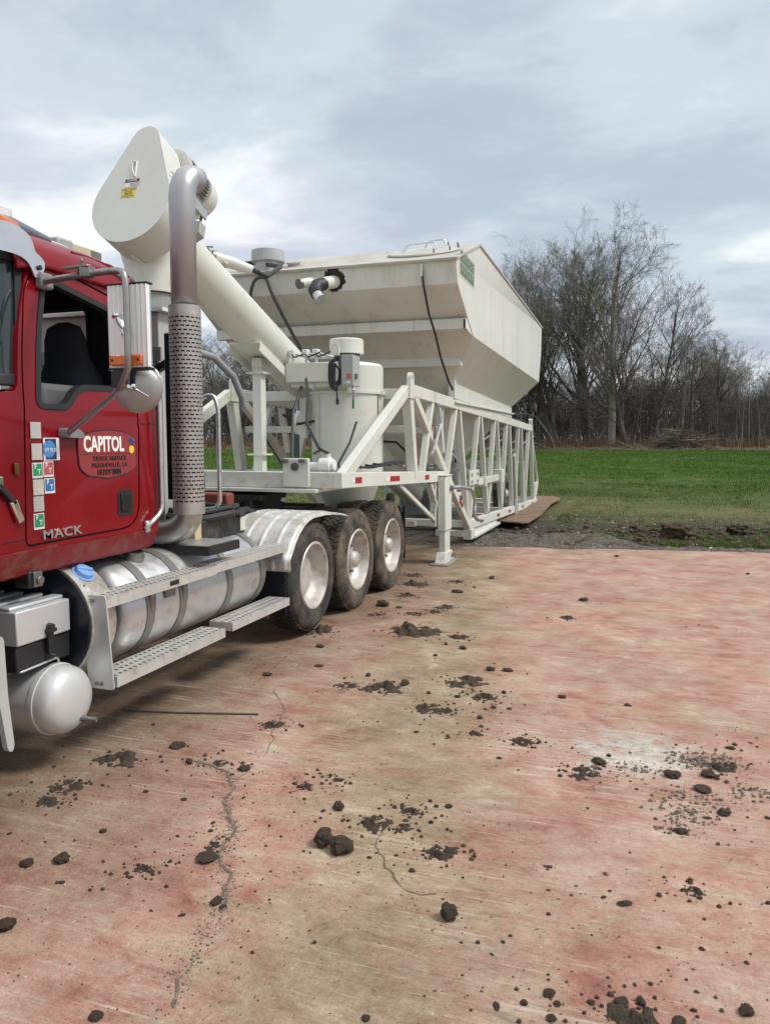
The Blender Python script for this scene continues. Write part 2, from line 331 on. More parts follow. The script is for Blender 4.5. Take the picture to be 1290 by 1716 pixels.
panel('window_seal', inset(win, .012), [inset(win, -.022)], .05, GASKET, door, lambda y, z: cabx(y, z) + .004, ZC, .003)
# lower rocker strip with wear, a lip along the cab bottom
panel('rocker_strip', round_poly([(2.9, 1.075), (4.25, 1.095), (4.262, 1.16), (4.2, 1.205), (3.36, 1.20), (3.35, 1.215), (2.9, 1.205)], .01), [], .02, REDLOW, truck, lambda y, z: cabx(y, z) + .010, [1.12, 1.2], .004)
# roof, back wall, floor, firewall
def roof_sec(t, y, dz=0):
    """t 0..1 from near eave to far eave"""
    prof = [(-3.095, 2.69), (-3.10, 2.73), (-3.125, 2.785), (-3.17, 2.835), (-3.25, 2.875), (-3.4, 2.905), (-3.7, 2.93), (-4.07, 2.94)]
    pts = prof + [(mx(a), b) for a, b in prof[-2::-1]]
    k = t * (len(pts) - 1); i = min(int(k), len(pts) - 2); f_ = k - i
    a, b = pts[i]; c, d = pts[i + 1]
    return (a + (c - a) * f_, y, b + (d - b) * f_ + dz)
def roof_fn(u, v):
    y = 3.24 + v * 1.05; dz = -.035 * max(0, (v - .6) / .4) ** 2 - .05 * max(0, (.25 - v) / .25) ** 2
    return roof_sec(u, y, dz + (.02 * (1 - v) - .01))
rf = MB().grid(43, 12, roof_fn).build('roof', RED, truck, smooth=60, fix=False)
so = rf.modifiers.new('solid', 'SOLIDIFY'); so.thickness = .03; so.offset = -1
MB().tube([(-3.088 - .01, y, 2.755 - .012 * (y - 3.35)) for y in (3.36, 3.7, 4.05, 4.27)], .011, 6).build('drip_rail', GASKET, truck)
# roof pressing
MB().tube(fillet([(-3.14, 3.72, 2.845), (-3.16, 3.9, 2.855), (-3.13, 4.12, 2.825), (-3.115, 4.2, 2.80)], .08), [.004] + [.012] * 14 + [.004] if False else .009, 8).build('roof_ridge', RED, rf)
bw = MB()
bwo = round_poly([(-3.07, 1.1), (-3.09, 2.72), (-3.3, 2.87), (mx(-3.3), 2.87), (mx(-3.09), 2.72), (mx(-3.07), 1.1)], .05)
bwi = round_poly([(-3.45, 2.12), (-3.45, 2.62), (mx(-3.45), 2.62), (mx(-3.45), 2.12)], .06)
def wall_y(name, outer, hole, y, th, m, parent):
    bm = bmesh.new(); loops = [[Vector((a, b, 0)) for a, b in lp] for lp in ([outer, hole] if hole else [outer])]
    vs = [bm.verts.new((p.x, y, p.y)) for lp in loops for p in lp]
    for f in tessellate_polygon(loops): bm.faces.new([vs[i] for i in f])
    ret = bmesh.ops.extrude_face_region(bm, geom=bm.faces[:])
    for v in [g for g in ret['geom'] if isinstance(g, bmesh.types.BMVert)]: v.co.y += th
    bmesh.ops.recalc_face_normals(bm, faces=bm.faces)
    me = bpy.data.meshes.new(name); bm.to_mesh(me); bm.free()
    return finish(name, me, m, parent, 0, 35, fix=False)
back = wall_y('back_wall', bwo, bwi, 4.235, .04, RED, truck)
wall_y('cab_lining', inset(list(reversed(bwo)), -.04), bwi, 4.205, .025, SEATM, truck)
panel('side_lining', inset(body_out, -.03), [inset(win, .01)], .02, SEATM, truck, lambda y, z: mx(cabx(y, z)) + .07, ZC)
wall_y('window_seal', round_poly([(-3.43, 2.10), (-3.43, 2.64), (mx(-3.43), 2.64), (mx(-3.43), 2.10)], .07), bwi, 4.195, .06, GASKET, back)
MB().box(mx(-3.045), -3.045, 2.75, 4.23, 1.10, 1.16).build('floor', BLACK, truck)
MB().box(mx(-3.06), -3.06, 2.72, 2.78, 1.12, 2.0).build('firewall', BLACK, truck)
MB().box(mx(-3.07), -3.07, 2.80, 3.02, 1.75, 2.02).build('dashboard', BLACK, truck, .03)
MB().grid(15, 5, lambda u, v: (-3.09 + (mx(-3.09) + 3.09) * u, 3.26 + v * .95, 2.69 + .10 * math.sin(math.pi * u) - .02 * v)).build('headliner', SEATM, truck, fix=False)
# seats
def seat(cx):
    s = MB().lathe((cx, 3.98, 1.55), (0, -.12, 1), [(0, .2), (.02, .25), (.5, .27), (.62, .23), (.72, .17), (.86, .15), (.93, .12), (.96, .04)], 20)
    for i, (x, y, z) in enumerate(s.v):
        s.v[i] = (x, 3.98 + (y - 3.98 + .12 * (z - 1.55)) * .42 - .12 * (z - 1.55) + .12, z)
    s.box(cx - .25, cx + .25, 3.5, 4.0, 1.42, 1.56)
    return s.build('seat', SEATM, truck, .03)
seat(-3.45); seat(-4.62)
panel('door_card', round_poly([(3.24, 1.3), (4.05, 1.3), (4.05, 2.04), (3.6, 2.03), (3.52, 1.95), (3.25, 1.95)], .03), [], .03, GREYP, door, lambda y, z: cabx(y, z) - .06)
MB().box(-3.20, -3.12, 3.42, 3.78, 1.86, 2.09).build('arm_rest', mat('grey_vinyl', (.10, .10, .105), .7, 0, .1, 12), door, .04)
MB().lathe((-3.62, 3.02, 2.06), (0, .8, .6), [(-.012, .21), (-.012, .235), (.012, .235), (.012, .21)], 28, closed=True).build('steering_wheel', BLACK, truck)
# windscreen that wraps to the corner, and its black border
plan = [(-3.045, 3.205), (-3.055, 3.12), (-3.10, 3.0), (-3.22, 2.89), (-3.5, 2.79), (-4.07, 2.74)]
plan += [(mx(a), b) for a, b in plan[-2::-1]]
def scr(u, v, off=0.0):
    k = u * (len(plan) - 1); i = min(int(k), len(plan) - 2); f_ = k - i
    x = plan[i][0] * (1 - f_) + plan[i + 1][0] * f_; y = plan[i][1] * (1 - f_) + plan[i + 1][1] * f_
    z = 2.06 + v * .68
    sgn = -1 if x > TX else 1
    return (x + sgn * (z - 2.06) * .12, y + (z - 2.06) * .16 - off, z)
MB().grid(41, 8, scr).build('windscreen', GLASS, truck, smooth=60, fix=False)
def strip(u0, u1, v0, v1, nu=30, nv=4): return lambda u, v: scr(u0 + (u1 - u0) * u, v0 + (v1 - v0) * v, .006)
bd = MB()
for a in ((0, 1, -.02, .07), (0, 1, .93, 1.02), (-.001, .045, 0, 1), (.955, 1.0, 0, 1)): bd.grid(30, 6, strip(*a))
wb = bd.build('windscreen_border', GASKET, truck, smooth=60, fix=False); sol = wb.modifiers.new('solid', 'SOLIDIFY'); sol.thickness = .014
# chrome sun visor: cheek plus the curved front sheet
vis = MB()
cheek = round_poly([(2.95, 2.80), (3.05, 2.852), (3.145, 2.864), (3.191, 2.866), (3.242, 2.858), (3.293, 2.841), (3.324, 2.816), (3.339, 2.78), (3.345, 2.756), (3.378, 2.743), (3.411, 2.719), (3.409, 2.681), (3.382, 2.644), (3.359, 2.628), (3.338, 2.624), (3.323, 2.654), (3.293, 2.694), (3.245, 2.713), (3.183, 2.717), (3.1, 2.714), (2.95, 2.70)], .015, 3)
vis.prism(cheek, lambda a, b, t: (-3.062 + t, a, b), 0, .008)
def vfn(u, v):
    x = -3.085 + (mx(-3.085) + 3.085) * u
    bow = .16 * math.sin(math.pi * u) ** .6
    return (x, 2.955 - bow - .12 * (1 - v), 2.70 + .11 * v + .02 * math.sin(math.pi * u))
vis.grid(24, 4, vfn)
vis.build('sun_visor', mat('polished_visor', (.72, .72, .72), .2, .85, .06, 6), truck, smooth=30)
MB().lathe((-3.055, 3.365, 2.68), (1, 0, 0), [(0, .014), (.012, .014)], 10).build('visor_bolt', BLACK, truck)
# roof lamps, grey rail, horn
lm = MB().box(-3.40, -3.28, 3.33, 3.44, 2.93, 3.03).build('roof_beacon', WHITE, truck, .012)
MB().lathe((-3.24, 3.32, 2.90), (0, .9, -.1), [(-.07, .02), (-.05, .05), (.06, .055), (.09, .04)], 16).build('cab_marker_lamp', AMBER, truck)
MB().tube([(-3.28, 3.2, 2.93), (-3.26, 3.4, 2.925), (-3.23, 3.65, 2.90)], [.03, .045, .02], 10).build('roof_fairing_rail', mat('grey_rail', (.2, .23, .27), .3, .4), truck)
MB().tube([(-3.25, 3.6, 2.905), (-3.33, 3.9, 2.925), (-3.33, 4.0, 2.915)], .012, 6).build('roof_wire', WHITE, truck)
MB().box(-3.60, -3.5, 4.03, 4.17, 2.93, 3.045).build('roof_lamp', GREYBOX, truck, .015)
hb = MB().box(-4.25, -3.72, 4.36, 4.72, 2.97, 3.11).build('headache_rack_box', mat('weathered_box', (.17, .16, .13), .7, 0, .2, 6), truck, .01)
MB().box(-3.86, -3.715, 4.352, 4.6, 3.0, 3.108).build('lens', mat('yellowed_lens', (.50, .46, .31), .4), hb, .006)
MB().box(-4.3, -3.68, 4.4, 4.7, 2.86, 2.965).build('rack_tray', BLACK, truck, .01)
# cowl, hood and front wing (left of the frame)
def hoodfn(u, v):
    y = 2.72 - 1.95 * v; hw = 1.0 - .14 * v; top = 2.03 - .20 * v
    a = (u - .5) * 2; s = 1 if a >= 0 else -1; q = abs(a)
    if q < .6: return (TX - s * -1 * hw * (q / .6) * .93 * (1 if True else 0), y, top - .06 * (q / .6) ** 2)
    t = (q - .6) / .4
    return (TX + s * (hw * (.93 + .07 * min(1, t * 3))), y, top - .06 - t * (.80 - .05 * v))
MB().grid(41, 14, hoodfn).build('hood', RED, truck, smooth=50, fix=False)
MB().box(TX - .7, TX + .7, .68, .80, .95, 1.85).build('grille', CHROME, truck, .03)
MB().box(TX - 1.15, TX + 1.15, .5, .66, .45, .8).build('bumper', CHROME, truck, .04)
for s in (1, -1):
    wg = MB()
    wp = arc((1.75, .55), .64, 15, 165, 12)
    def wfn(u, v, s=s):
        k = u * (len(wp) - 1); i = min(int(k), len(wp) - 2); f_ = k - i
        return (TX + s * (.78 + .44 * v), wp[i][0] * (1 - f_) + wp[i + 1][0] * f_, wp[i][1] * (1 - f_) + wp[i + 1][1] * f_ + .10 * (1 - v))
    wg.grid(26, 5, wfn); wf = wg.build('front_wing', RED, truck, smooth=60, fix=False)
    sw = wf.modifiers.new('solid', 'SOLIDIFY'); sw.thickness = .02
    MB().box(TX + s * 1.0 - .14, TX + s * 1.0 + .14, .70, .78, 1.05, 1.25).build('headlight', GLASS, truck, .02)
# hood latch on the cowl
MB().beam((-2.985, 2.955, 1.56), (-2.985, 3.06, 1.455), .03, .03, (1, 0, 0)).build('hood_latch', BLACK, truck, .006)
MB().box(-2.998, -2.97, 2.90, 2.985, 1.535, 1.60).build('latch_bracket', CHROME, truck, .008)
MB().beam((-2.985, 3.045, 1.475), (-2.985, 3.095, 1.36), .045, .03, (1, 0, 0)).build('latch_hook', CHROME, truck, .01)
MB().box(-3.0, -2.985, 3.075, 3.105, 1.60, 1.66).build('cowl_lamp', mat('dark_amber', (.12, .05, .01), .3), truck, .005)
# seam line on the cowl
MB().beam((-3.0, 2.98, 1.262), (-3.0, 3.13, 1.266), .004, .006).build('cowl_seam', GASKET, truck)

# door furniture
hb_ = panel('handle_recess', round_poly([(3.875, 1.315), (4.02, 1.315), (4.02, 1.475), (3.875, 1.475)], .03), [], .012, GASKET, door, lambda y, z: cabx(y, z) + .003, bevel=.002)
hd = MB().box(-2.997, -2.984, 3.90, 3.985, 1.345, 1.455).build('handle', mat('handle_black', (.010, .010, .011), .3), door, .012)
grab = MB().tube(fillet([(-3.03, 4.262, 2.25), (-2.955, 4.262, 2.2), (-2.955, 4.262, 1.32), (-2.965, 4.155, 1.25), (-2.995, 4.135, 1.215)], .05), .0145, 10).build('grab_rail', ALU, truck)
MB().box(-3.0, -2.975, 4.125, 4.165, 1.19, 1.265).build('rail_foot', ALU, truck, .008)
MB().beam((-3.0, 4.09, 1.885), (-3.0, 4.285, 1.88), .004, .006).build('crease_line', RED, truck)
# the oval sign on the door
def dx(y, z): return cabx(y, z) + .0015
sgn_o = round_poly([(3.545, 1.79), (3.68, 1.822), (3.80, 1.832), (3.93, 1.825), (4.06, 1.79), (4.06, 1.61), (3.98, 1.575), (3.80, 1.552), (3.62, 1.575), (3.555, 1.62)], .03, 3)
panel('sign_border', list(reversed(inset(list(reversed(sgn_o)), .006))) if False else inset(list(reversed(sgn_o)), .006), [], .002, GASKET, door, dx)
panel('door_sign', list(reversed(sgn_o)), [], .003, mat('sign_red', (.25, .03, .034), .45, 0, .06, 8), door, lambda y, z: dx(y, z) + .002)
sx_ = -2.9952
lettering('CAPITOL', .122, (sx_, 3.765, 1.748), mat('sign_white', (.82, .80, .76), .5), door, sx=.72, bold=.0035)
lettering('TRUCK SERVICE', .033, (sx_, 3.812, 1.668), GASKET, door, sx=1.0, space=1.3, bold=.0006)
lettering('PRAIRIEVILLE, LA', .033, (sx_, 3.812, 1.629), GASKET, door, sx=1.0, space=1.3, bold=.0006)
lettering('US DOT 28984', .042, (sx_, 3.805, 1.588), GASKET, door, sx=.78, bold=.0015)
MB().box(-2.9965, sx_, 3.56, 4.05, 1.6945, 1.697).build('sign_rule', GASKET, door)
emb = MB().prism([(3.985, 1.775), (4.01, 1.792), (4.055, 1.765), (4.03, 1.745), (4.022, 1.752)], lambda a, b, t: (-2.9965 + t, a, b), 0, .0018).build('sign_emblem', mat('emblem_blue', (.02, .05, .2), .5), door)
MB().lathe((-2.9965, 4.018, 1.718), (1, 0, 0), [(0, .024), (.0022, .024)], 18).build('sign_emblem', mat('emblem_yellow', (.8, .55, .05), .5), door)
# permit stickers
sg = mat('sticker_grey', (.50, .50, .47), .5, 0, .08, 40); sgr = mat('sticker_green', (.02, .30, .12), .45); spk = mat('sticker_pink', (.52, .10, .11), .5); sbl = mat('sticker_blue', (.03, .17, .42), .45); swh = mat('sticker_white', (.75, .75, .73), .5)
scr_m = mat('sticker_cream', (.62, .60, .52), .5, 0, .08, 60)
for y0, y1, z0, z1, m_, tx in [(3.199, 3.271, 1.784, 1.868, sg, None), (3.201, 3.274, 1.672, 1.757, sg, None), (3.200, 3.271, 1.577, 1.657, sgr, 'FT'), (3.277, 3.352, 1.580, 1.662, spk, 'FT'),
                               (3.202, 3.275, 1.488, 1.570, scr_m, None), (3.283, 3.357, 1.492, 1.573, sbl, 'FT'), (3.200, 3.272, 1.402, 1.482, sg, None), (3.197, 3.270, 1.308, 1.392, sgr, 'FT')]:
    if tx: MB().box(-3.0005, -2.9975, y0, y1, z0, z1).build('sticker', swh, door); MB().box(-2.9975, -2.9965, y0 + .005, y1 - .005, z0 + .012, z1 - .005).build('sticker', m_, door)
    else: MB().box(-3.0005, -2.997, y0, y1, z0, z1).build('sticker', m_, door)
    if tx:
        cy, cz = (y0 + y1) / 2, (z0 + z1) / 2
        lettering('F', .036, (-2.996, cy - .014, cz + .02), swh, door, depth=.0008, bold=.001)
        lettering('T', .036, (-2.996, cy + .010, cz - .008), swh, door, depth=.0008, bold=.001)
MB().box(-3.0005, -2.9975, 3.285, 3.402, 1.667, 1.787).build('sticker', swh, door)
MB().box(-2.9975, -2.9965, 3.297, 3.378, 1.672, 1.782).build('sticker', mat('sticker_navy', (.015, .03, .12), .45), door)
MB().lathe((-2.9965, 3.325, 1.727), (1, 0, 0), [(0, .046), (.001, .046)], 20).build('sticker', mat('sticker_sky', (.06, .22, .5), .45), door)
lettering('UT ELD', .026, (-2.9948, 3.333, 1.722), swh, door, depth=.0006)
# maker's name at the foot of the door
lettering('MACK', .068, (-2.995, 3.398, 1.272), mat('badge_metal', (.55, .55, .54), .3, .8), door, sx=1.5, bold=.001, depth=.004, space=1.08)
# step hinge under the cab
MB().box(-3.12, -3.02, 3.17, 3.26, 1.0, 1.09).build('cab_mount', BLACK, truck, .01)
MB().box(-3.02, -3.005, 3.19, 3.25, 1.005, 1.085).lathe((-3.01, 3.225, 1.04), (1, 0, 0), [(0, .025), (.02, .022)], 12).build('mount_bracket', DULLSTEEL, truck, .003)

# mirror with its tube arm, round convex mirror below
mirx = (-2.5, -2.272); my = 3.2
mb_ = MB()
rib = []
for i in range(18):
    x0 = mirx[0] + (mirx[1] - mirx[0]) * i / 17
    rib += [(x0, my - (.008 if i % 2 else 0))]
rib2 = [(mirx[0], my + .09), ] 
poly = rib + [(mirx[1], my + .022), (mirx[0], my + .04)]
mb_.prism(poly, lambda a, b, t: (a, b, t), 2.125, 2.52)
mirror = mb_.build('mirror', mat('ribbed_mirror_back', (.80, .80, .79), .4, .05, .05, 14), truck, .003)
MB().box(mirx[0] - .004, mirx[1] + .004, my - .006, my + .042, 2.52, 2.528).box(mirx[0] - .004, mirx[1] + .004, my - .006, my + .042, 2.112, 2.1245).build('mirror_edge', GASKET, mirror)
MB().box(mirx[0] + .012, mirx[1] - .012, my + .0405, my + .046, 2.14, 2.505).build('mirror_glass', CHROME, mirror)
MB().box(-2.484, -2.296, my - .025, my - .0085, 2.135, 2.185).build('marker_lens', AMBER, mirror, .006)
for xx in (-2.465, -2.315): MB().lathe((xx, my - .026, 2.16), (0, -1, 0), [(0, .007), (.002, .007)], 8).build('screw', BLACK, mirror)
# small chrome ornament
og = MB()
og.tube([(-2.452, my - .018, 2.365), (-2.435, my - .022, 2.372), (-2.415, my - .02, 2.372)], [.011, .016, .013], 8)
og.tube([(-2.425, my - .018, 2.365), (-2.41, my - .02, 2.34), (-2.392, my - .018, 2.312)], [.013, .019, .014], 8)
og.tube([(-2.41, my - .016, 2.325), (-2.402, my - .018, 2.295), (-2.41, my - .02, 2.283)], [.010, .008, .009], 7)
og.tube([(-2.392, my - .016, 2.32), (-2.39, my - .018, 2.295), (-2.395, my - .02, 2.284)], [.010, .008, .009], 7)
og.tube([(-2.39, my - .016, 2.322), (-2.372, my - .018, 2.315)], [.007, .004], 6)
og.build('ornament', CHROME, mirror)
arm = MB().tube(fillet([(-3.06, 3.40, 2.615), (-2.86, 3.30, 2.60), (-2.50, 3.19, 2.588), (-2.365, 3.15, 2.575), (-2.35, 3.148, 2.50), (-2.35, 3.148, 2.17), (-2.36, 3.16, 2.12), (-2.45, 3.21, 2.02), (-2.96, 3.43, 1.815)], .07), .0165, 12).build('mirror_arm', mat('arm_steel', (.34, .34, .33), .38, .8, .15, 12), truck)
MB().box(-3.085, -3.03, 3.36, 3.45, 2.575, 2.66).build('arm_bracket', GREYP, truck, .015)
MB().box(-2.66, -2.60, 3.20, 3.25, 2.575, 2.625).beam((-2.80, 3.262, 2.635), (-2.60, 3.20, 2.625), .03, .012).beam((-2.7, 3.23, 2.60), (-2.64, 3.2, 2.66), .01, .02).build('arm_clamp', DULLSTEEL, truck, .003)
panel('arm_mount', round_poly([(3.40, 1.79), (3.56, 1.785), (3.53, 1.825), (3.49, 1.84), (3.40, 1.84)], .02), [], .05, GREYP, truck, lambda y, z: -2.95, bevel=.01)
MB().tube([(-2.46, 3.165, 2.59), (-2.42, 3.2, 2.56), (-2.40, 3.22, 2.53)], .012, 8).build('mirror_hanger', DULLSTEEL, truck)
cvx = MB().lathe((-2.37, 3.235, 2.025), (-.48, .87, .06), [(0, .02), (.006, .062), (.020, .104), (.032, .117), (.042, .119), (.046, .115)], 36).build('convex_mirror', mat('mirror_shell', (.36, .36, .35), .42, .6, .2, 9), truck)
MB().tube([(-2.47, 3.20, 2.035), (-2.385, 3.205, 2.035)], .010, 8).tube([(-2.38, 3.205, 2.035), (-2.29, 3.215, 1.985)], .0045, 6).lathe((-2.385, 3.19, 2.035), (0, 1, 0), [(0, .009), (.02, .017), (.045, .017)], 12).build('mirror_stem', CHROME, truck)
MB().box(-2.40, -2.375, 3.22, 3.245, 2.05, 2.125).box(-2.487, -2.42, 3.19, 3.22, 2.03, 2.115).build('mirror_bracket', BLACK, truck, .004)

# exhaust stack
EX, EY = -2.985, 4.62
tp = [(EX, EY, 2.60), (EX, EY, 3.40)] + [(EX + .02 * t, EY + .11 - .11 * math.cos(R(90 * t)), 3.41 + .135 * math.sin(R(90 * t))) for t in (.2, .4, .6, .8, 1)] + [(EX + .025, EY + .15, 3.545)]
stack = MB().tube(tp, .0875, 28, cap=False).build('exhaust_stack', PIPE, truck, smooth=60)
sos = stack.modifiers.new('solid', 'SOLIDIFY'); sos.thickness = .004; sos.offset = -1
rs = .108
sh = MB().holes(19, 45, .72, .36, lambda u, v: (EX + rs * math.cos(2 * math.pi * u), EY + rs * math.sin(2 * math.pi * u), 1.345 + 1.265 * v))
sh.lathe((EX, EY, 2.61), (0, 0, 1), [(0, rs), (.07, rs), (.07, rs - .012), (0, rs - .012)], 38, closed=True)
sh.lathe((EX, EY, 1.268), (0, 0, 1), [(0, rs), (.077, rs), (.077, rs - .012), (0, rs - .012)], 38, closed=True)
hs = sh.build('heat_shield', SHIELD, stack, smooth=30, fix=False)
MB().tube([(EX, EY, 1.27), (EX, EY, 2.62)], .085, 24).build('inner_pipe', mat('sooty_pipe', (.02, .02, .02), .8), stack)
MB().tube([(EX, EY, 1.30)] + [(EX - .26 + .26 * math.cos(R(a)), EY, 1.27 - .15 * math.sin(R(a))) for a in range(0, 91, 15)] + [(EX - .75, EY, 1.12)], .092, 24).build('exhaust_elbow', mat('elbow_steel', (.47, .46, .43), .38, .75, .12, 5), stack, smooth=60)
# dark post and light panels behind the cab
MB().box(-3.24, -3.10, 4.74, 4.86, 1.35, 2.53).build('stack_support', NAVY, truck, .01)
MB().beam((-3.2, 4.8, 2.35), (-3.55, 4.8, 2.18), .05, .05).build('stack_brace', NAVY, truck)
gb = mat('light_grey_panel', (.42, .42, .42), .5, 0, .06, 3); gb2 = mat('mid_grey_panel', (.2, .2, .205), .5, 0, .08, 3)
tw = MB().box(-4.9, -3.42, 4.95, 5.15, 1.15, 2.72).build('equipment_cabinet', gb, truck, .01)
MB().box(-4.9, -3.40, 4.93, 4.95, 2.36, 2.46).build('panel_band', gb2, tw)
MB().box(-4.9, -3.40, 4.925, 4.95, 2.18, 2.25).build('panel_lip', WHITE, tw, .01)
MB().box(-4.9, -3.405, 4.94, 4.95, 1.15, 2.18).build('lower_panel', gb2, tw)
MB().box(-4.95, -3.36, 4.91, 5.17, 2.72, 2.745).build('panel_cap', WHITE, tw)
MB().lathe((-3.56, 4.95, 2.66), (0, -1, 0), [(0, .012), (.01, .012)], 8).build('bolt', BLACK, tw)

# chassis
for s in (-1, 1):
    MB().box(TX + s * .44 - .04, TX + s * .44 + .04, .8, 9.15, .70, .98).build('frame_rail', FRAME, truck, .006)
MB().box(-4.4, -3.7, 1.2, 2.6, .75, 1.7).build('engine', FRAME, truck, .03)
for y in (1.75, 4.6, 5.7, 6.9, 8.1, 9.05): MB().box(TX - .42, TX + .42, y - .06, y + .06, .74, .92).build('cross_member', FRAME, truck, .006)
MB().box(-3.62, -2.822, 4.58, 4.985, 1.034, 1.048).build('deck_plate', mat('checker_plate', (.50, .50, .49), .42, .7, .15, 10, c2=(.2, .18, .15), c2t=(.5, .72), c2scale=8, bump=.5, bscale=55), truck)
MB().box(-3.62, -2.80, 4.56, 4.578, .985, 1.05).box(-2.82, -2.80, 4.58, 4.985, .985, 1.05).build('plate_edge', BLACK, truck)
MB().box(-3.75, -3.12, 5.0, 5.65, 1.013, 1.17).build('frame_box', FRAME, truck, .01)
MB().box(-3.24, -3.12, 4.9, 4.99, 1.015, 1.26).build('timber_block', WOOD, truck, .005)
MB().box(-3.118, -3.112, 5.56, 5.64, 1.04, 1.15).build('label_plate', scr_m, truck)
# fifth wheel
fw_ = MB()
fw_.prism(round_poly([(TX - .45, 6.9), (TX + .45, 6.9), (TX + .45, 7.45), (TX + .22, 7.95), (TX + .12, 7.95), (TX + .05, 7.5), (TX - .05, 7.5), (TX - .12, 7.95), (TX - .22, 7.95), (TX - .45, 7.45)], .06, 3), lambda a, b, t: (a, b, t), 1.17, 1.23)
fw_.box(TX - .42, TX - .3, 7.0, 7.4, .98, 1.17).box(TX + .3, TX + .42, 7.0, 7.4, .98, 1.17)
fw_.build('fifth_wheel', STAIN, truck, .008)
MB().box(-4.52, -3.6, 6.0, 6.9, .985, 1.10).build('slider_plate', STAIN, truck, .01)
MB().box(-3.74, -3.4, 5.86, 5.98, 1.10, 1.32).build('air_can_guard', ORANGE, truck, .02)
# hoses lying on the deck
for k, (r_, z_) in enumerate(((.24, 1.20), (.22, 1.235), (.26, 1.19))):
    MB().tube([(-3.36 + r_ * 1.3 * math.cos(R(a)), 5.35 + r_ * 1.5 * math.sin(R(a)), z_ + .015 * math.sin(a)) for a in range(0, 361, 20)], .02, 8, cap=False).build('air_hose', HOSE, truck)
MB().tube([(-3.25, 5.0, 1.3), (-3.15, 5.05, 1.6), (-3.2, 5.15, 1.42), (-3.4, 5.4, 1.25), (-3.6, 5.7, 1.2), (-3.9, 6.1, 1.18)], .018, 8).build('air_hose', HOSE, truck)
MB().tube([(-3.25, 5.3, 1.19), (-3.4, 6.2, 1.16), (-3.45, 6.6, 1.06), (-3.5, 7.6, 1.03)], .02, 8).build('air_hose', HOSE, truck)
# hose pole with looped top
MB().tube(fillet([(-3.24, 5.15, 2.02), (-3.2, 5.18, 2.11), (-3.12, 5.2, 2.12), (-3.085, 5.2, 2.02), (-3.085, 5.2, 1.30), (-3.12, 5.2, 1.25), (-3.25, 5.2, 1.24)], .05), .0175, 10).build('hose_pole', ALU, truck)
MB().tube([(-3.28, 5.2, 2.45), (-3.2, 5.35, 2.42), (-3.12, 5.5, 2.28), (-3.1, 5.6, 2.12), (-3.1, 5.62, 2.05)], .03, 10).build('grey_hose', mat('grey_rubber', (.22, .24, .25), .6), truck)

# fuel tank, urea tank, battery box, air tank
def roundtank(name, cx, cz, r, y0, y1, m, sq=1.0):
    s = MB().lathe((cx, y0, cz), (0, 1, 0), [(0, r * .55), (.004, r * .80), (.03, r * .94), (.075, r), (y1 - y0 - .06, r), (y1 - y0 - .02, r * .96), (y1 - y0, r * .8)], 48)
    return s.build(name, m, truck, smooth=50)
tank = roundtank('fuel_tank', -3.215, .715, .312, 3.80, 5.60, TANK)
for y in (4.0, 4.36, 4.98, 5.50):
    MB().lathe((-3.215, y, .715), (0, 1, 0), [(0, .314), (0, .32), (.075, .32), (.075, .314)], 48, closed=True).build('tank_strap', mat('strap_steel', (.27, .26, .25), .45, .6, .15, 12), tank)
MB().lathe((-3.13, 4.17, 1.012), (.3, 0, 1), [(-.02, .075), (.03, .075), (.03, .066), (.055, .064), (.06, .05)], 24).build('filler_cap', DULLSTEEL, tank)
for y in (4.06, 4.42): MB().box(-2.925, -2.89, y - .03, y + .02, .70, .86).build('step_bracket', mat('strap_steel', (.16, .15, .15)), tank, .006)
MB().box(-2.905, -2.896, 4.19, 4.30, .76, .83).build('tank_plate', DULLSTEEL, tank)
urea = MB().lathe((-3.215, 3.46, .74), (0, 1, 0), [(.0, .335), (0, .345), (.20, .345), (.225, .33), (.225, .3), (.02, .318)], 48, closed=True).build('urea_tank', mat('urea_aluminium', (.68, .67, .62), .4, .6, .1, 6, c2=(.42, .36, .26), c2t=(.42, .62), c2scale=9), truck, smooth=40)
MB().lathe((-3.215, 3.455, .74), (0, 1, 0), [(0, .331), (.19, .331)], 48).build('end_cover', NAVY, urea)
MB().lathe((-3.215, 3.47, .74), (0, 1, 0), [(-.02, .322), (-.02, .334), (.0, .334), (.0, .322)], 48, closed=True).build('cover_rim', BLACK, urea)
for a in (-60, -25, 5, 40): MB().lathe((-3.215 + .344 * math.cos(R(a)), 3.50, .74 + .344 * math.sin(R(a))), (math.cos(R(a)), 0, math.sin(R(a))), [(0, .009), (.006, .007)], 8).build('bolt', DULLSTEEL, urea)
cap = MB().lathe((-3.015, 3.57, 1.015), (.6, 0, .8), [(-.01, .066), (.006, .068), (.008, .055), (.03, .05), (.034, .03)], 20).build('urea_cap', BLUE, urea, smooth=30)
MB().beam((-3.03, 3.53, 1.052), (-2.985, 3.61, 1.028), .024, .035, (.6, 0, .8)).build('cap_grip', BLUE, urea, .006)
MB().lathe((-3.022, 3.57, 1.008), (.6, 0, .8), [(-.01, .086), (.002, .086), (.002, .07), (-.01, .07)], 24, closed=True).build('cap_seal', NAVY, urea)
bx = MB()
bx.box(-3.52, -2.985, 3.035, 3.42, .725, .905)
bat = bx.build('battery_box', mat('satin_aluminium', (.62, .63, .64), .38, .45, .05, 7), truck, .008)
for k in range(4): MB().box(-3.50 + k * .135, -3.43 + k * .135, 3.036, 3.418, .906, .925).build('box_rib', MATS['satin_aluminium'], bat, .008)
MB().box(-3.52, -3.0, 3.04, 3.43, .58, .722).build('box_tray', BLACK, bat, .01)
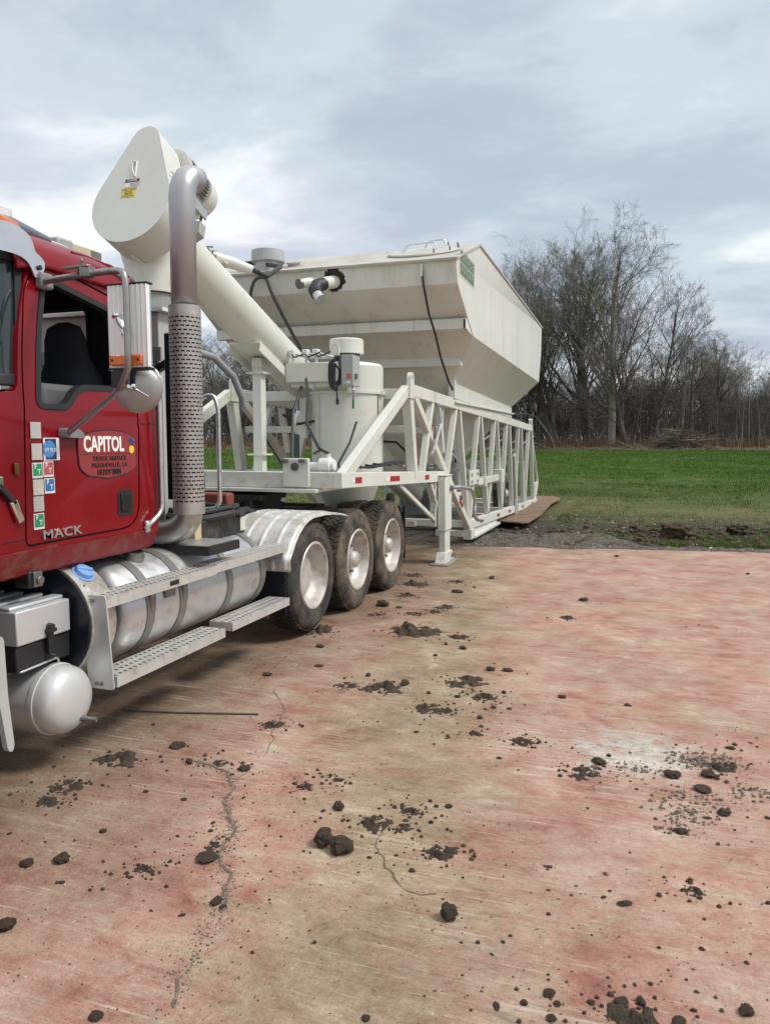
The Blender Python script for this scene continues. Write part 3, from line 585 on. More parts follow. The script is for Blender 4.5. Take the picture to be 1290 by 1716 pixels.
MB().box(-2.985, -2.968, 3.235, 3.275, .64, .79).box(-2.985, -2.955, 3.225, 3.285, .755, .775).lathe((-2.985, 3.255, .785), (1, 0, 0), [(0, .02), (.03, .018)], 12).tube([(-2.97, 3.24, .64), (-2.955, 3.26, .63), (-2.97, 3.29, .635)], .008, 6).build('latch', BLACK, bat, .003)
air = MB().lathe((-2.985, 3.30, .375), (1, 0, 0), [(-.95, .1), (-.93, .16), (-.87, .188), (-.03, .188), (-.028, .194), (0, .194), (.002, .188), (.03, .186), (.07, .178), (.105, .15), (.122, .11), (.13, .05), (.131, .01)], 44).build('air_tank', mat('air_tank_paint', (.60, .61, .61), .33, .3, .05, 5), truck, smooth=45)
MB().tube([(-2.868, 3.34, .265), (-2.835, 3.35, .262)], .017, 10).tube([(-2.835, 3.35, .262), (-2.795, 3.362, .258)], .013, 10).tube([(-2.81, 3.358, .259), (-2.785, 3.366, .257)], .017, 10).build('drain_valve', DULLSTEEL, air)
MB().tube(fillet([(-3.2, 3.06, .56), (-3.0, 3.06, .585), (-2.99, 3.32, .60), (-2.99, 3.33, .55)], .02), .006, 6).build('tank_band', ALU, air)
# trailing edge of the front wing with dark mud guard
MB().prism(round_poly([(2.66, .90), (2.705, .88), (2.715, .6), (2.74, .36), (2.725, .33), (2.70, .35), (2.66, .6)], .02), lambda a, b, t: (t, a, b), -2.765, -2.735).build('wing_edge', mat('wing_edge_grey', (.42, .43, .42), .5, 0, .1, 6), truck, .008)
MB().box(-3.25, -2.78, 2.62, 2.655, .30, .95).build('mud_guard', NAVY, truck, .006)

# steps
def tread(name, y0, y1, x0, x1, z, th, parent=truck):
    t = MB()
    n = max(6, int((y1 - y0) / .045))
    t.holes(n, 3, .42, .42, lambda u, v: (x0 + (x1 - x0) * v, y0 + (y1 - y0) * u, z), stagger=False)
    t.box(x1 - .012, x1, y0, y1, z - th, z - .001).box(x0, x0 + .012, y0, y1, z - th, z - .001).box(x0 + .012, x1 - .012, y0, y0 + .01, z - th, z - .001).box(x0 + .012, x1 - .012, y1 - .01, y1, z - th, z - .001)
    o = t.build(name, STEP, parent, smooth=0, fix=False)
    MB().box(x0 + .013, x1 - .013, y0 + .011, y1 - .011, z - th * .8, z - th * .7).build('tread_shade_sheet', mat('tread_shade_dark', (.05, .05, .048), .8), o)  # dark sheet added below the holes to stand in for shade inside the step
    return o
tread('step', 3.50, 4.66, -2.965, -2.80, .905, .062)
tread('step', 3.52, 4.70, -2.955, -2.765, .452, .062)
tread('step', 4.66, 5.79, -2.965, -2.80, .915, .062)
tread('step', 4.80, 5.74, -2.955, -2.765, .47, .062)
ep = MB().prism(round_poly([(-2.965, .915), (-2.80, .915), (-2.762, .385), (-2.93, .385)], .015), lambda a, b, t: (a, t, b), 3.485, 3.497).build('step_end_plate', mat('end_plate', (.56, .57, .56), .42, .5, .06, 5), truck, .004)
for (x, z) in ((-2.915, .885), (-2.885, .885), (-2.875, .415), (-2.845, .415)): MB().lathe((x, 3.485, z), (0, -1, 0), [(0, .012), (.007, .012)], 8).build('bolt', DULLSTEEL, ep)
MB().box(-2.803, -2.799, 4.10, 4.20, .86, .89).build('step_badge', GASKET, truck)

# aluminium quarter fender over the lifted axle
A1 = (6.38, .545)
fp = [(5.80, .675), (5.795, .78)] + [(A1[0] + .625 * math.cos(R(a)), A1[1] + .56 * math.sin(R(a))) for a in range(150, 84, -11)] + [(6.6, 1.10), (6.9, 1.075), (7.18, 1.03)]
def ffn(u, v):
    k = u * (len(fp) - 1); i = min(int(k), len(fp) - 2); f_ = k - i
    y = fp[i][0] * (1 - f_) + fp[i + 1][0] * f_; z = fp[i][1] * (1 - f_) + fp[i + 1][1] * f_
    x = -3.42 + .63 * v
    rib_ = .014 * max(0, math.cos((v * 4) * 2 * math.pi)) ** 6
    lip = -.035 * max(0, (v - .93) / .07)
    n = Vector((A1[0] - y, A1[1] - z)).normalized()
    return (x, y - n.x * (rib_ + lip), z - n.y * (rib_ + lip))
fe = MB().grid(46, 60, ffn).build('fender', FEND, truck, smooth=60, fix=False); sf = fe.modifiers.new('solid', 'SOLIDIFY'); sf.thickness = .008
MB().box(-3.40, -2.83, 5.80, 5.812, .30, .68).build('mud_flap', NAVY, truck)
MB().beam((-3.1, 5.75, .83), (-2.83, 5.78, .80), .05, .07).build('fender_bracket', ALU, truck, .006)

# wheels
def wheel(x, y, z, r, side, muddy, hub, wd=.28, tread_on=True):
    """side +1: outer face looks to +x"""
    ax = (side, 0, 0); rr = r
    rim_r = .315 if r > .5 else .302
    tm = TYRED if muddy else TYRE
    prof = [(0, rim_r), (.010, rim_r + .02), (.018, rr * .75), (.012, rr * .90), (-.006, rr * .965), (-.028, rr * .99), (-wd * .5, rr * .995), (-wd + .03, rr * .99), (-wd + .0, rr * .95), (-wd - .01, rr * .8), (-wd, rim_r), (-wd * .6, rim_r - .03), (-wd * .4, rim_r - .03)]
    # rim: rolled lip, deep dish, disc with hand holes
    rm = MB().lathe((x, y, z), ax, [(.004, rim_r + .012), (.014, rim_r + .002), (.012, rim_r - .012), (-.004, rim_r - .02), (-.05, rim_r - .035), (-.105, rim_r - .055), (-.125, rim_r - .085), (-.112, .19), (-.095, .155), (-.098, .10)], 52, cap0=False)
    wh = rm.build('wheel', RIM, truck, smooth=50)
    ty = MB().lathe((x, y, z), ax, prof, 72, closed=True).build('tyre', tm, wh, smooth=45)
    MB().lathe((x, y, z), ax, [(.016, rr * .70), (.0195, rr * .71), (.0195, rr * .72), (.016, rr * .73)], 72, closed=True).lathe((x, y, z), ax, [(.012, rr * .86), (.0165, rr * .87), (.0165, rr * .88), (.012, rr * .89)], 72, closed=True).build('sidewall_ring', tm, wh)
    if tread_on:
        tr = MB(); nb = 56
        for j, (a0, a1) in enumerate(((-.022, -.075), (-.085, -.135), (-.145, -.195), (-.205, -.258))):
            for i in range(nb):
                t0 = (i + (.5 if j % 2 else 0)) / nb * 2 * math.pi; t1 = t0 + 2 * math.pi / nb * .76
                sk = .02 * (1 if j % 2 else -1)
                vs = []
                for q in (rr * .975, rr + .006):
                    for a_, t_ in ((a0, t0 + sk), (a1, t0 - sk), (a1, t1 - sk), (a0, t1 + sk)):
                        vs.append((x + side * a_, y + q * math.cos(t_), z + q * math.sin(t_)))
                tr.add(vs, [(4, 5, 6, 7), (0, 1, 5, 4), (1, 2, 6, 5), (2, 3, 7, 6), (3, 0, 4, 7)])
        tob = tr.build('tread', tm, wh, smooth=0)
        tob['kind'] = 'stuff'
    if hub:
        MB().lathe((x, y, z), ax, [(-.10, .098), (-.05, .094), (-.02, .085), (-.005, .07), (.002, .04), (.003, .01)], 24).build('hub', RIM, wh, smooth=50)
        nb_ = MB()
        for k in range(10):
            a = 2 * math.pi * k / 10; nb_.lathe((x - side * .098, y + .142 * math.cos(a), z + .142 * math.sin(a)), ax, [(0, .016), (.03, .014)], 6)
        nb_.build('wheel_nuts', DULLSTEEL, wh)
    else:
        MB().lathe((x, y, z), ax, [(-.10, .10), (-.112, .09), (-.118, .02)], 24).build('hub', RIM, wh, smooth=50)
    return wh
AX = [(6.40, .545, .50, False, False), (7.54, .525, .53, True, True), (8.69, .525, .53, True, True)]
for y, z, r, muddy, hub in AX:
    for s in (1, -1):
        xo = TX + s * (2.83 + TX) * -1 if False else TX + s * 1.235
        wheel(xo, y, z, r, s, muddy, hub)
        if r > .52:
            wheel(TX + s * .905, y, z, r, s, True, False)
    MB().tube([(TX - .9, y, z), (TX - .2, y, z), (TX, y, z), (TX + .2, y, z), (TX + .9, y, z)], [.07, .08, .18, .08, .07], 14).build('axle', FRAME, truck)
for s in (1, -1): wheel(TX + s * 1.17, 1.75, .525, .53, s, False, True)
for s in (1, -1): MB().box(TX + s * .92 - .3, TX + s * .92 + .3, 9.28, 9.30, .28, .95).build('mud_flap', BLACK, truck)
MB().box(TX - 1.2, TX + 1.2, 9.18, 9.26, .88, .96).build('flap_bar', FRAME, truck, .006)
# ================================================================ the cream portable silo trailer
tr = thing('silo_trailer', 'cream portable cement silo trailer with faceted hopper, slanting auger tube and open truss frame', 'silo trailer', (TX, 14.0, 0))
NX, FX_ = -2.83, -5.31
def both(f):
    f(NX, 1); f(FX_, -1)
def topz(y): return 2.285 + .12 - .0285 * (y - 9.42)     # centre of the top rail
def botz(y): return .345 - .0285 * (y - 12.9)
def P(x, y, z): return (x, y, z)
# --- deck frame over the fifth wheel
def side(x, s):
    MB().beam((x, 6.97, 1.385), (x, 11.2, 1.245), .10, .155).build('deck_beam', CREAM, tr, .008)
    MB().beam((x, 9.40, topz(9.40)), (x, 20.4, topz(20.4)), .10, .155).build('top_rail', CREAM, tr, .008)
    MB().beam((x, 12.85, botz(12.85)), (x, 21.5, botz(21.5)), .10, .16).build('bottom_rail', CREAM, tr, .008)
    # lifting lug post with its rounded eye
    lug = MB()
    eye = [(9.18, 2.30)] + [(9.275 + .075 * math.cos(R(a)), 2.545 + .075 * math.sin(R(a))) for a in range(180, -1, -20)] + [(9.37, 2.30)]
    hole = [(9.275 + .03 * math.cos(R(a)), 2.55 + .042 * math.sin(R(a))) for a in range(0, 360, 30)]
    panel('lifting_lug', list(reversed(eye)), [hole], .05, CREAM, tr, lambda y, z: x + .075)
    MB().beam((x, 9.28, 2.46), (x, 9.56, 1.30), .115, .135, (0, 1, 0)).build('lug_post', CREAM, tr, .008)
    MB().beam((x, 7.08, 1.40), (x, 9.24, 2.40), .094, .135).build('front_brace', CREAM, tr, .008)
    MB().beam((x, 9.52, 2.36), (x, 11.25, 1.28), .088, .11).build('long_brace', CREAM, tr, .006)
    MB().beam((x, 11.25, 1.28), (x, 12.93, .30), .09, .12).build('lower_brace', CREAM, tr, .006)
    V = [((10.43, 2.30), (9.95, 1.31)), ((10.79, 2.30), (11.05, 1.60)), ((11.84, 2.26), (11.34, 1.30)), ((12.09, 2.26), (12.80, .40)),
         ((13.60, 2.23), (12.92, .40)), ((13.79, 2.22), (14.54, .36)), ((15.16, 2.18), (14.54, .36)), ((15.41, 2.17), (16.06, .32)),
         ((16.54, 2.13), (16.04, .32)), ((16.92, 2.12), (17.43, .27)), ((18.17, 2.09), (17.88, .26)), ((18.62, 2.07), (19.15, .23)), ((19.87, 2.04), (19.42, .22))]
    for a, b in V:
        MB().beam((x, *a), (x, *b), .085, .085).build('web_member', CREAM, tr, .006)
    MB().beam((x, 20.28, 2.33), (x, 20.95, .22), .094, .10, (0, 1, 0)).build('end_post', CREAM, tr, .006)
    MB().beam((x, 20.40, 2.02), (x, 21.92, .62), .05, .05).build('end_brace', CREAM, tr, .004)
    MB().beam((x, 21.92, .62), (x, 21.40, .16), .05, .05).build('end_brace', CREAM, tr, .004)
    MB().prism([(21.2, .62), (21.9, .64), (21.5, .30), (21.15, .30)], lambda a, b, t: (t, a, b), x - .03, x + .03).build('end_gusset', CREAM, tr)
    # hanging foot plate on the lower rail, with holes
    MB().box(x + s * .055 - .012, x + s * .055 + .012, 17.62, 18.02, -.02, .42).build('foot_plate', GREYBOX, tr, .01)
    MB().beam((x + s * .03, 17.55, 1.46), (x + s * .03, 17.92, .2), .06, .22).build('support_leg', mat('greyed_cream', (.42, .41, .36), .5, 0, .1, 4), tr, .006)
    # stub I-beam under the front of the lower rail
    MB().box(x - .02, x + .02, 13.1, 15.5, .13, .262).box(x - .09, x + .09, 13.1, 15.55, .085, .13).build('skid_beam', CREAM, tr, .004)
    MB().box(x - .075, x + .075, 12.84, 13.09, .09, .26).build('skid_end', CREAMD, tr, .006)
    # sole of the hopper on the rail
    MB().box(x - .13, x + .085, 11.62, 17.1, topz(14.3) + .085, topz(14.3) + .115).build('rail_cap', CREAM, tr, .004)
    MB().prism([(11.60, topz(11.6) + .08), (16.98, topz(16.98) + .08), (16.95, 2.49), (11.64, 2.65)], lambda a, b, t: (t, a, b), x - .06, x + .055).build('hopper_saddle', CREAM, tr, .004)
both(side)
# red and white reflective tape on the near side
def tape(y, z, m, wd=.1, h=.062, dz=-.0285):
    MB().add([(NX + .0535, y, z), (NX + .0535, y + wd, z + dz * wd), (NX + .0535, y + wd, z + h + dz * wd), (NX + .0535, y, z + h)], [(0, 1, 2, 3)]).build('reflector', m, tr, smooth=0)
for y, n_, wd in ((7.22, 'w', .1), (7.33, 'r', .19), (8.30, 'w', .16), (8.47, 'r', .36), (9.97, 'r', .20)): tape(y, 1.352 - .033 * (y - 6.97), REDTAPE if n_ == 'r' else WHITETAPE, wd)
for y in (13.68, 15.38, 16.76, 18.7, 20.42): tape(y, botz(y) - .03, REDTAPE, .26)
for y in (14.0, 15.75, 17.1): tape(y, botz(y) - .03, WHITETAPE, .12)
MB().beam((NX + .05, 12.03, .835), (NX + .05, 12.25, .71), .012, .055).build('reflector', REDTAPE, tr)
# cross beams
for (y, z, h) in ((7.02, 1.385, .155), (8.3, 1.33, .12), (9.55, 1.31, .12), (11.1, 1.25, .12)): MB().box(FX_ + .051, NX - .051, y - .05, y + .05, z - h / 2, z + h / 2).build('cross_beam', CREAMD, tr, .006)
for y in (9.62, 11.2): MB().box(FX_ + .05, NX - .05, y - .045, y + .045, 1.88, 1.97).build('cross_beam', CREAM, tr, .006)
MB().beam((FX_, 9.5, 2.37), (NX, 9.5, 2.37), .10, .13).build('cross_beam', CREAM, tr, .006)
for y in (13.0, 15.0, 17.2, 19.2, 21.2): MB().box(FX_ + .051, NX - .051, y - .05, y + .05, botz(y) - .06, botz(y) + .06).build('cross_beam', CREAM, tr, .006)
for y in (14.2, 16.2, 18.2, 20.2): MB().box(FX_ + .05, NX - .05, y - .025, y + .025, 1.2, 1.25).beam((FX_, y, botz(y)), (NX, y + .8, 1.9), .03, .03).build('tie_bar', CREAM, tr)
MB().box(FX_ + .2, NX - .2, 6.9, 8.6, 1.262, 1.30).build('kingpin_plate', CREAMD, tr, .006)
MB().box(NX - .55, NX - .06, 12.8, 12.95, .14, .24).build('cross_beam', CREAMD, tr, .006)
MB().beam((NX, 8.95, 1.24), (NX, 11.0, .52), .04, .05).build('jack_brace', CREAMD, tr)
MB().box(-4.6, -3.2, 10.9, 11.02, .50, .58).build('jack_cross_tube', CREAMD, tr, .006)
# wheels at the tail, half hidden behind the frame
for s in (1, -1):
    for y in (18.6, 19.85):
        o = MB().lathe((TX + s * .95, y, .50), (s, 0, 0), [(0, .28), (.02, .36), (.0, .46), (-.04, .5), (-.24, .5), (-.28, .45), (-.28, .28)], 36, closed=True).build('tyre', TYRED, tr)
        MB().lathe((TX + s * .95, y, .50), (s, 0, 0), [(-.1, .29), (-.08, .2), (-.02, .1), (.02, .06)], 24).build('wheel_disc', RIM, o)

# --- landing gear
jk = MB().box(-2.79, -2.66, 10.66, 11.02, .47, 1.27)
jo = jk.build('landing_leg', CREAM, tr, .025)
MB().box(-2.775, -2.675, 10.70, 10.98, .12, .47).build('inner_leg', CREAMD, jo, .012)
MB().prism([(10.66, .17), (11.02, .17), (11.12, .02), (10.56, .02)], lambda a, b, t: (t, a, b), -2.80, -2.65).build('foot', CREAMD, jo, .008)
MB().box(-2.86, -2.59, 10.48, 11.2, .002, .02).build('foot_plate', mat('worn_foot', (.30, .28, .24), .6, .3, .2, 10), jo, .003)
MB().lathe((-2.66, 10.98, .10), (1, 0, 0), [(-.2, .03), (.05, .03)], 12).build('pivot_pin', DULLSTEEL, jo)
MB().box(-2.80, -2.65, 10.65, 11.03, 1.272, 1.285).build('leg_cap', CREAM, jo, .004)
for k in range(9): MB().lathe((-2.825, 10.60, 1.18 - k * .07), (0, -1, 0), [(0, .012), (.004, .012)], 8).build('bolt', DULLSTEEL, jo)
MB().box(-2.88, -2.80, 10.6, 10.66, .55, 1.24).build('leg_bracket', CREAMD, jo, .004)
MB().beam((-2.83, 10.42, 1.17), (-2.78, 10.9, .52), .05, .05).beam((-2.88, 10.42, 1.17), (-2.85, 10.9, .52), .03, .03).build('leg_brace', CREAMD, jo, .004)
MB().tube(fillet([(-2.66, 10.9, 1.09), (-2.60, 11.2, 1.09), (-2.56, 11.9, 1.02), (-2.55, 12.15, .80), (-2.55, 12.1, .58), (-2.55, 12.3, .49), (-2.55, 12.75, .44)], .12), .028, 10).build('crank_handle', ALU, jo)
MB().lathe((-2.67, 10.9, 1.09), (1, 0, 0), [(0, .045), (.03, .045), (.03, .03), (.06, .03)], 12).build('crank_socket', DULLSTEEL, jo)
fl = MB().box(FX_ - .17, FX_ - .04, 10.66, 11.02, .03, 1.27).build('landing_leg', CREAM, tr, .025)
MB().box(FX_ - .24, FX_ + .03, 10.48, 11.2, .002, .025).build('foot_plate', MATS['worn_foot'], fl)

# --- hopper: faceted bin with a flared top
hx0, hx1 = -6.25, -2.35
def hsec(y, z, inset_=0): return [(hx0 + inset_, y, z), (hx1 - inset_, y, z)]
hp = MB()
# front profile (y, z, inset from the flared side)
FR = [(9.86, 4.10, 0), (9.94, 3.80, 0), (10.56, 3.45, 0), (10.95, 3.25, 0), (11.64, 2.64, .48), (12.6, 1.75, .98), (12.9, 1.35, 1.3)]
BK = [(18.45, 4.41, 0), (18.40, 3.80, 0), (18.25, 3.45, 0), (18.1, 3.12, 0), (16.95, 2.46, .48), (16.2, 1.75, .98), (15.9, 1.35, 1.3)]
vs = []
for i, (f_, b_) in enumerate(zip(FR, BK)):
    vs += [(hx0 + f_[2], f_[0], f_[1]), (hx1 - f_[2], f_[0], f_[1]), (hx1 - b_[2], b_[0], b_[1]), (hx0 + b_[2], b_[0], b_[1])]
fs = []
for i in range(len(FR) - 1):
    for j in range(4):
        j2 = (j + 1) % 4; fs.append((4 * i + j, 4 * i + j2, 4 * i + 4 + j2, 4 * i + 4 + j))
k = len(FR) * 4 - 4; fs.append((k, k + 1, k + 2, k + 3))
hp.add(vs, fs)
# side cheeks up to the roof slope
k0 = len(hp.v); hp.v += [(hx0, 11.3, 4.60), (hx1, 11.3, 4.60)]
hp.f += [(0, 3, k0), (1, k0 + 1, 2)]
hop = hp.build('hopper', HOPP, tr, .006, smooth=20)
rfm = MB().add([(hx0 - .02, 9.82, 4.105), (hx1 + .02, 9.82, 4.105), (hx1 + .02, 11.3, 4.612), (hx0 - .02, 11.3, 4.612), (hx1 + .02, 18.5, 4.415), (hx0 - .02, 18.5, 4.415)], [(0, 1, 2, 3), (3, 2, 4, 5)]).build('hopper_roof', ROOFC, hop, smooth=0)
sl = rfm.modifiers.new('solid', 'SOLIDIFY'); sl.thickness = .03; sl.offset = -1
# stiffening channels across the sloping front
def chan(y, z, x0, x1, h=.13, d=.12): return MB().box(x0, x1, y - d, y, z - h, z).box(x0, x1, y - d, y + .25, z, z + .012).build('stiffener', HOPP, hop, .004)
chan(10.60, 3.43, hx0 + .03, hx1 - .012)
MB().prism([(10.48, 3.43), (10.60, 3.45), (10.95, 3.25), (10.60, 3.30), (10.48, 3.30)], lambda a, b, t: (t, a, b), hx1 - .04, hx1 - .01).build('stiffener_end', HOPP, hop)
chan(11.36, 2.995, hx0 + .27, hx1 - .25, .12, .14)
for x in (-5.0, -4.0, -3.1): MB().box(x, x + .012, 10.47, 10.478, 3.30, 3.43).build('weld_seam', CREAMD, hop)
MB().prism([(11.55, 2.70), (11.64, 2.70), (11.70, 2.42), (11.55, 2.42)], lambda a, b, t: (t, a, b), NX - .02, NX + .07).build('corner_foot', CREAM, hop)
# vertical seams on the long side
for y in (12.9, 14.9, 16.9): MB().box(hx1 - .002, hx1 + .003, y, y + .02, 3.24 - .02 * (y - 11), 4.55 - .0265 * (y - 11.3)).build('side_seam', HOPP, hop)
# hatch on the roof slope near the corner
sN = Vector((0, -.507, 1.48)).normalized()
def rz(y): return 4.105 + (y - 9.82) * .3426
hat = MB().lathe((-2.99, 10.62, rz(10.62) + .005), sN, [(0, .50), (.015, .51), (.03, .50), (.04, .02)], 40).build('hatch', MATS['hatch_paint'] if 'hatch_paint' in MATS else mat('hatch_paint', (.52, .51, .47), .6, 0, .1, 6, c2=(.36, .34, .30), c2t=(.45, .7), c2scale=6), hop, smooth=30)
MB().lathe((-2.99, 10.62, rz(10.62) - .03), sN, [(0, .49), (.035, .49)], 40).build('hatch_collar', ROOFC, hat)
MB().tube(fillet([(-3.22, 10.35, rz(10.35) + .06), (-3.16, 10.4, rz(10.4) + .15), (-2.82, 10.5, rz(10.5) + .15), (-2.76, 10.45, rz(10.45) + .06)], .04), .012, 8).build('hatch_handle', ALU, hat)
MB().tube(fillet([(-3.0, 10.7, rz(10.7) + .06), (-2.95, 10.7, rz(10.7) + .15), (-2.75, 10.8, rz(10.8) + .15), (-2.72, 10.8, rz(10.8) + .06)], .04), .012, 8).build('hatch_handle', ALU, hat)
for a in range(-60, 61, 30): MB().lathe((-2.99 + .49 * math.cos(R(a)), 10.62 + .46 * math.sin(R(a)), rz(10.62 + .46 * math.sin(R(a))) + .04), sN, [(0, .014), (.05, .010)], 6).build('hatch_bolt', DULLSTEEL, hat)
# vent cowl, small lid, dust pipe
vent = MB().lathe((-5.19, 10.2, 4.17), (0, 0, 1), [(0, .20), (.13, .20), (.13, .215), (.145, .24), (.30, .235), (.315, .20), (.32, .02)], 28).build('vent_cowl', mat('grey_cowl', (.42, .43, .42), .5, .1, .12, 8), hop, smooth=35)
for a in (10, 80): MB().lathe((-5.19 + .05 * math.cos(R(a)), 10.2, 4.485), (0, 0, 1), [(0, .012), (.04, .01)], 6).build('bolt', DULLSTEEL, vent)
MB().lathe((-4.80, 10.25, 4.24), sN, [(0, .09), (.05, .09), (.05, .11), (.07, .11)], 20).build('inspection_lid', MATS['grey_cowl'], hop, smooth=30)
MB().tube([(-6.1, 10.1, 4.32), (-5.8, 10.05, 4.29), (-5.5, 10.1, 4.30), (-5.2, 10.3, 4.36)], .035, 10).build('roof_hose', HOSE, hop)
# two stub pipes in the front band, one with a black elbow and dirt halo
MB().tube([(-4.30, 9.95, 3.96), (-4.46, 9.66, 3.87)], .062, 20).build('stub_pipe', CREAM, hop)
MB().lathe((-4.46, 9.66, 3.87), (-.4, -.9, -.3), [(-.03, .068), (.008, .068), (.008, .05)], 20).build('pipe_cap', DULLSTEEL, hop)
sp2 = MB().tube([(-4.04, 9.95, 3.93), (-4.13, 9.70, 3.86)], .085, 20).build('stub_pipe', CREAM, hop)
MB().tube([(-4.12, 9.72, 3.865), (-4.17, 9.60, 3.815), (-4.175, 9.54, 3.75), (-4.12, 9.49, 3.68)], [.084, .09, .09, .084], 18).build('rubber_elbow', HOSE, sp2)
MB().tube([(-4.13, 9.495, 3.69), (-4.06, 9.46, 3.61)], .07, 18).lathe((-4.06, 9.45, 3.60), (.7, -.2, -.65), [(-.03, .085), (.0, .085), (.0, .06), (-.02, .06)], 18).build('hose_coupling', ALU, sp2)
blot = []
for a in range(0, 360, 6):
    r_ = .155 * (1 + .22 * mnoise.noise((math.cos(R(a)) * 2.5, math.sin(R(a)) * 2.5, 3)) + random.uniform(-.06, .12)); blot.append((-4.05 + r_ * math.cos(R(a)), 3.945 + r_ * .95 * math.sin(R(a))))
MB().add([(a, 9.86 - (b - 4.10) * .267 - .004, b) for a, b in blot], [tuple(range(len(blot)))]).build('grease_blot', STAIN, hop, smooth=0)
# cables down the front
MB().tube([(-2.815, 9.86, 4.05), (-2.79, 9.88, 3.80), (-2.75, 10.0, 3.45), (-2.70, 10.15, 3.2), (-2.66, 10.3, 2.9), (-2.60, 10.5, 2.6), (-2.56, 10.6, 2.48)], .016, 8).build('front_cable', HOSE, hop)
MB().tube([(-2.815, 9.86, 4.06), (-2.812, 9.86, 3.90)], .02, 8).build('cable_gland', CREAM, hop)
MB().tube(fillet([(-5.29, 9.85, 3.6), (-5.28, 9.82, 3.85), (-5.18, 9.80, 4.03), (-5.02, 9.80, 4.03), (-4.95, 9.82, 3.8), (-4.82, 9.9, 3.5), (-4.6, 10.0, 3.05), (-4.35, 10.1, 2.6)], .1), .024, 8).build('front_hose', mat('grey_black_hose', (.055, .06, .055), .6), hop)
# maker's plate, long side
def hs(y, z, m, wd, h, name, off=.004, slope=-.0265):
    return MB().add([(hx1 + off, y, z), (hx1 + off, y + wd, z + slope * wd), (hx1 + off, y + wd, z + h + slope * wd), (hx1 + off, y, z + h)], [(0, 1, 2, 3)]).build(name, m, hop, smooth=0)
pl = hs(10.05, 3.93, mat('plate_cream', (.6, .58, .45), .5), .90, .35, 'maker_plate', .004)
hs(10.08, 4.11, mat('plate_green', (.06, .17, .15), .5, 0, .15, 9), .84, .150, 'plate_panel', .006)
hs(10.08, 3.95, MATS['plate_green'], .84, .145, 'plate_panel', .006)
ym = mat('plate_yellow', (.40, .36, .16), .5)
lettering('VINCE', .155, (hx1 + .0085, 10.50, 4.172), ym, hop, sx=1.65, depth=.001, bold=.0)
lettering('HAGAN', .155, (hx1 + .0085, 10.50, 4.012), ym, hop, sx=1.50, depth=.001, bold=.0)

# --- auger with its guarded drive
AXX = -4.35; GS = .97
a0, a1 = Vector((AXX, 6.20, 3.745)), Vector((AXX, 15.73, .354)); ad_ = (a1 - a0).normalized(); an = Vector((0, -ad_.z, ad_.y))
aug = MB().tube([a0, a0.lerp(a1, .3), a0.lerp(a1, .6), a1], .24, 36).build('auger_tube', CREAM, tr, smooth=60)
for t in (.47, .965): MB().lathe(a0.lerp(a1, t), ad_, [(0, .245), (0, .30), (.02, .30), (.02, .245)], 30, closed=True).build('tube_flange', CREAM, aug)
# discharge hood: cone to cylinder with a ragged boot
bt = MB().lathe((-4.42, 6.30, 3.115), (0, 0, 1), [(0, .228), (.22, .24), (.26, .24), (.44, .287), (.62, .30), (.72, .26)], 36)
bto = bt.build('discharge_spout', CREAM, aug, smooth=30)
MB().lathe((-4.42, 6.30, 3.12), (0, 0, 1), [(-.0, .234), (.012, .246), (.018, .234)], 36).build('boot_edge', RUST, bto)
MB().lathe((-4.42, 6.30, 2.95), (0, 0, 1), [(0, .222), (.165, .218)], 30).build('clear_boot', mat('clouded_boot', (.30, .32, .30), .25, 0, .2, 9), bto)
# teardrop guard
gc = a0 + Vector((.02, -.02, .01))
def gpt(a, b, t): return Vector((gc.x + a * GS, gc.y, gc.z)) + an * (b * GS) - ad_ * (t * GS)
def hull_circ(c0, r0, c1, r1, n=24):
    d = (Vector(c1) - Vector(c0)); dist = d.length; th = math.degrees(math.atan2(d.y, d.x)); off = math.degrees(math.acos((r0 - r1) / dist))
    return arc(c1, r1, th - off, th + off, n // 3) + arc(c0, r0, th + off, th + 360 - off, n)
tear = hull_circ((0, 0), .405, (.02, .645), .15, 36)
def gfn(t0, t1, m, name, grow=0.0, par=None):
    return MB().prism([(a * (1 + grow), b * (1 + grow)) for a, b in tear], lambda a, b, t: tuple(gpt(a, b, t)), t0, t1).build(name, m, par or aug, .008, smooth=30)
guard = gfn(-.02, .30, CREAM, 'belt_guard')
gface = gfn(.301, .312, mat('guard_face', (.60, .61, .57), .45, 0, .05, 3), 'guard_cover', .006, guard)
MB().tube([gpt(.405 * .86, .30, -.01), gpt(.405 * .86, .30, .28)], .007, 6).build('guard_rib', CREAM, guard)
MB().tube([gpt(.0, -.412, -.2), gpt(-.02, -.425, .12)], .01, 6).tube([gpt(.05, -.42, -.24), gpt(.05, -.42, -.15)], .022, 8).build('guard_pin', CREAM, guard)
TM = Matrix(((1, 0, 0), (0, an.y, -ad_.y), (0, an.z, -ad_.z))); TM = Matrix((Vector((1, 0, 0)), an, -ad_)).transposed()
def gbox(name, a0_, a1_, b0, b1, m, t0=.3125, t1=.3145): return MB().prism([(a0_, b0), (a1_, b0), (a1_, b1), (a0_, b1)], lambda a, b, t: tuple(gpt(a, b, t)), t0, t1).build(name, m, guard)
gbox('warning_label', -.10, .05, .16, .205, mat('label_white', (.7, .7, .68), .5)); gbox('warning_label', -.10, .05, .207, .24, mat('label_black', (.05, .03, .03), .5))
gbox('warning_label', -.04, .03, .214, .238, REDTAPE, .3146, .315); gbox('warning_label', -.115, .035, .05, .15, mat('label_yellow', (.62, .52, .10), .5, 0, .15, 20))
lettering('DANGER', .024, gpt(-.025, .224, .3155), MATS['label_white'], guard, tilt=TM, depth=.0004)
lettering('CAUTION', .034, gpt(-.04, .132, .315), GASKET, guard, tilt=TM, depth=.0004)
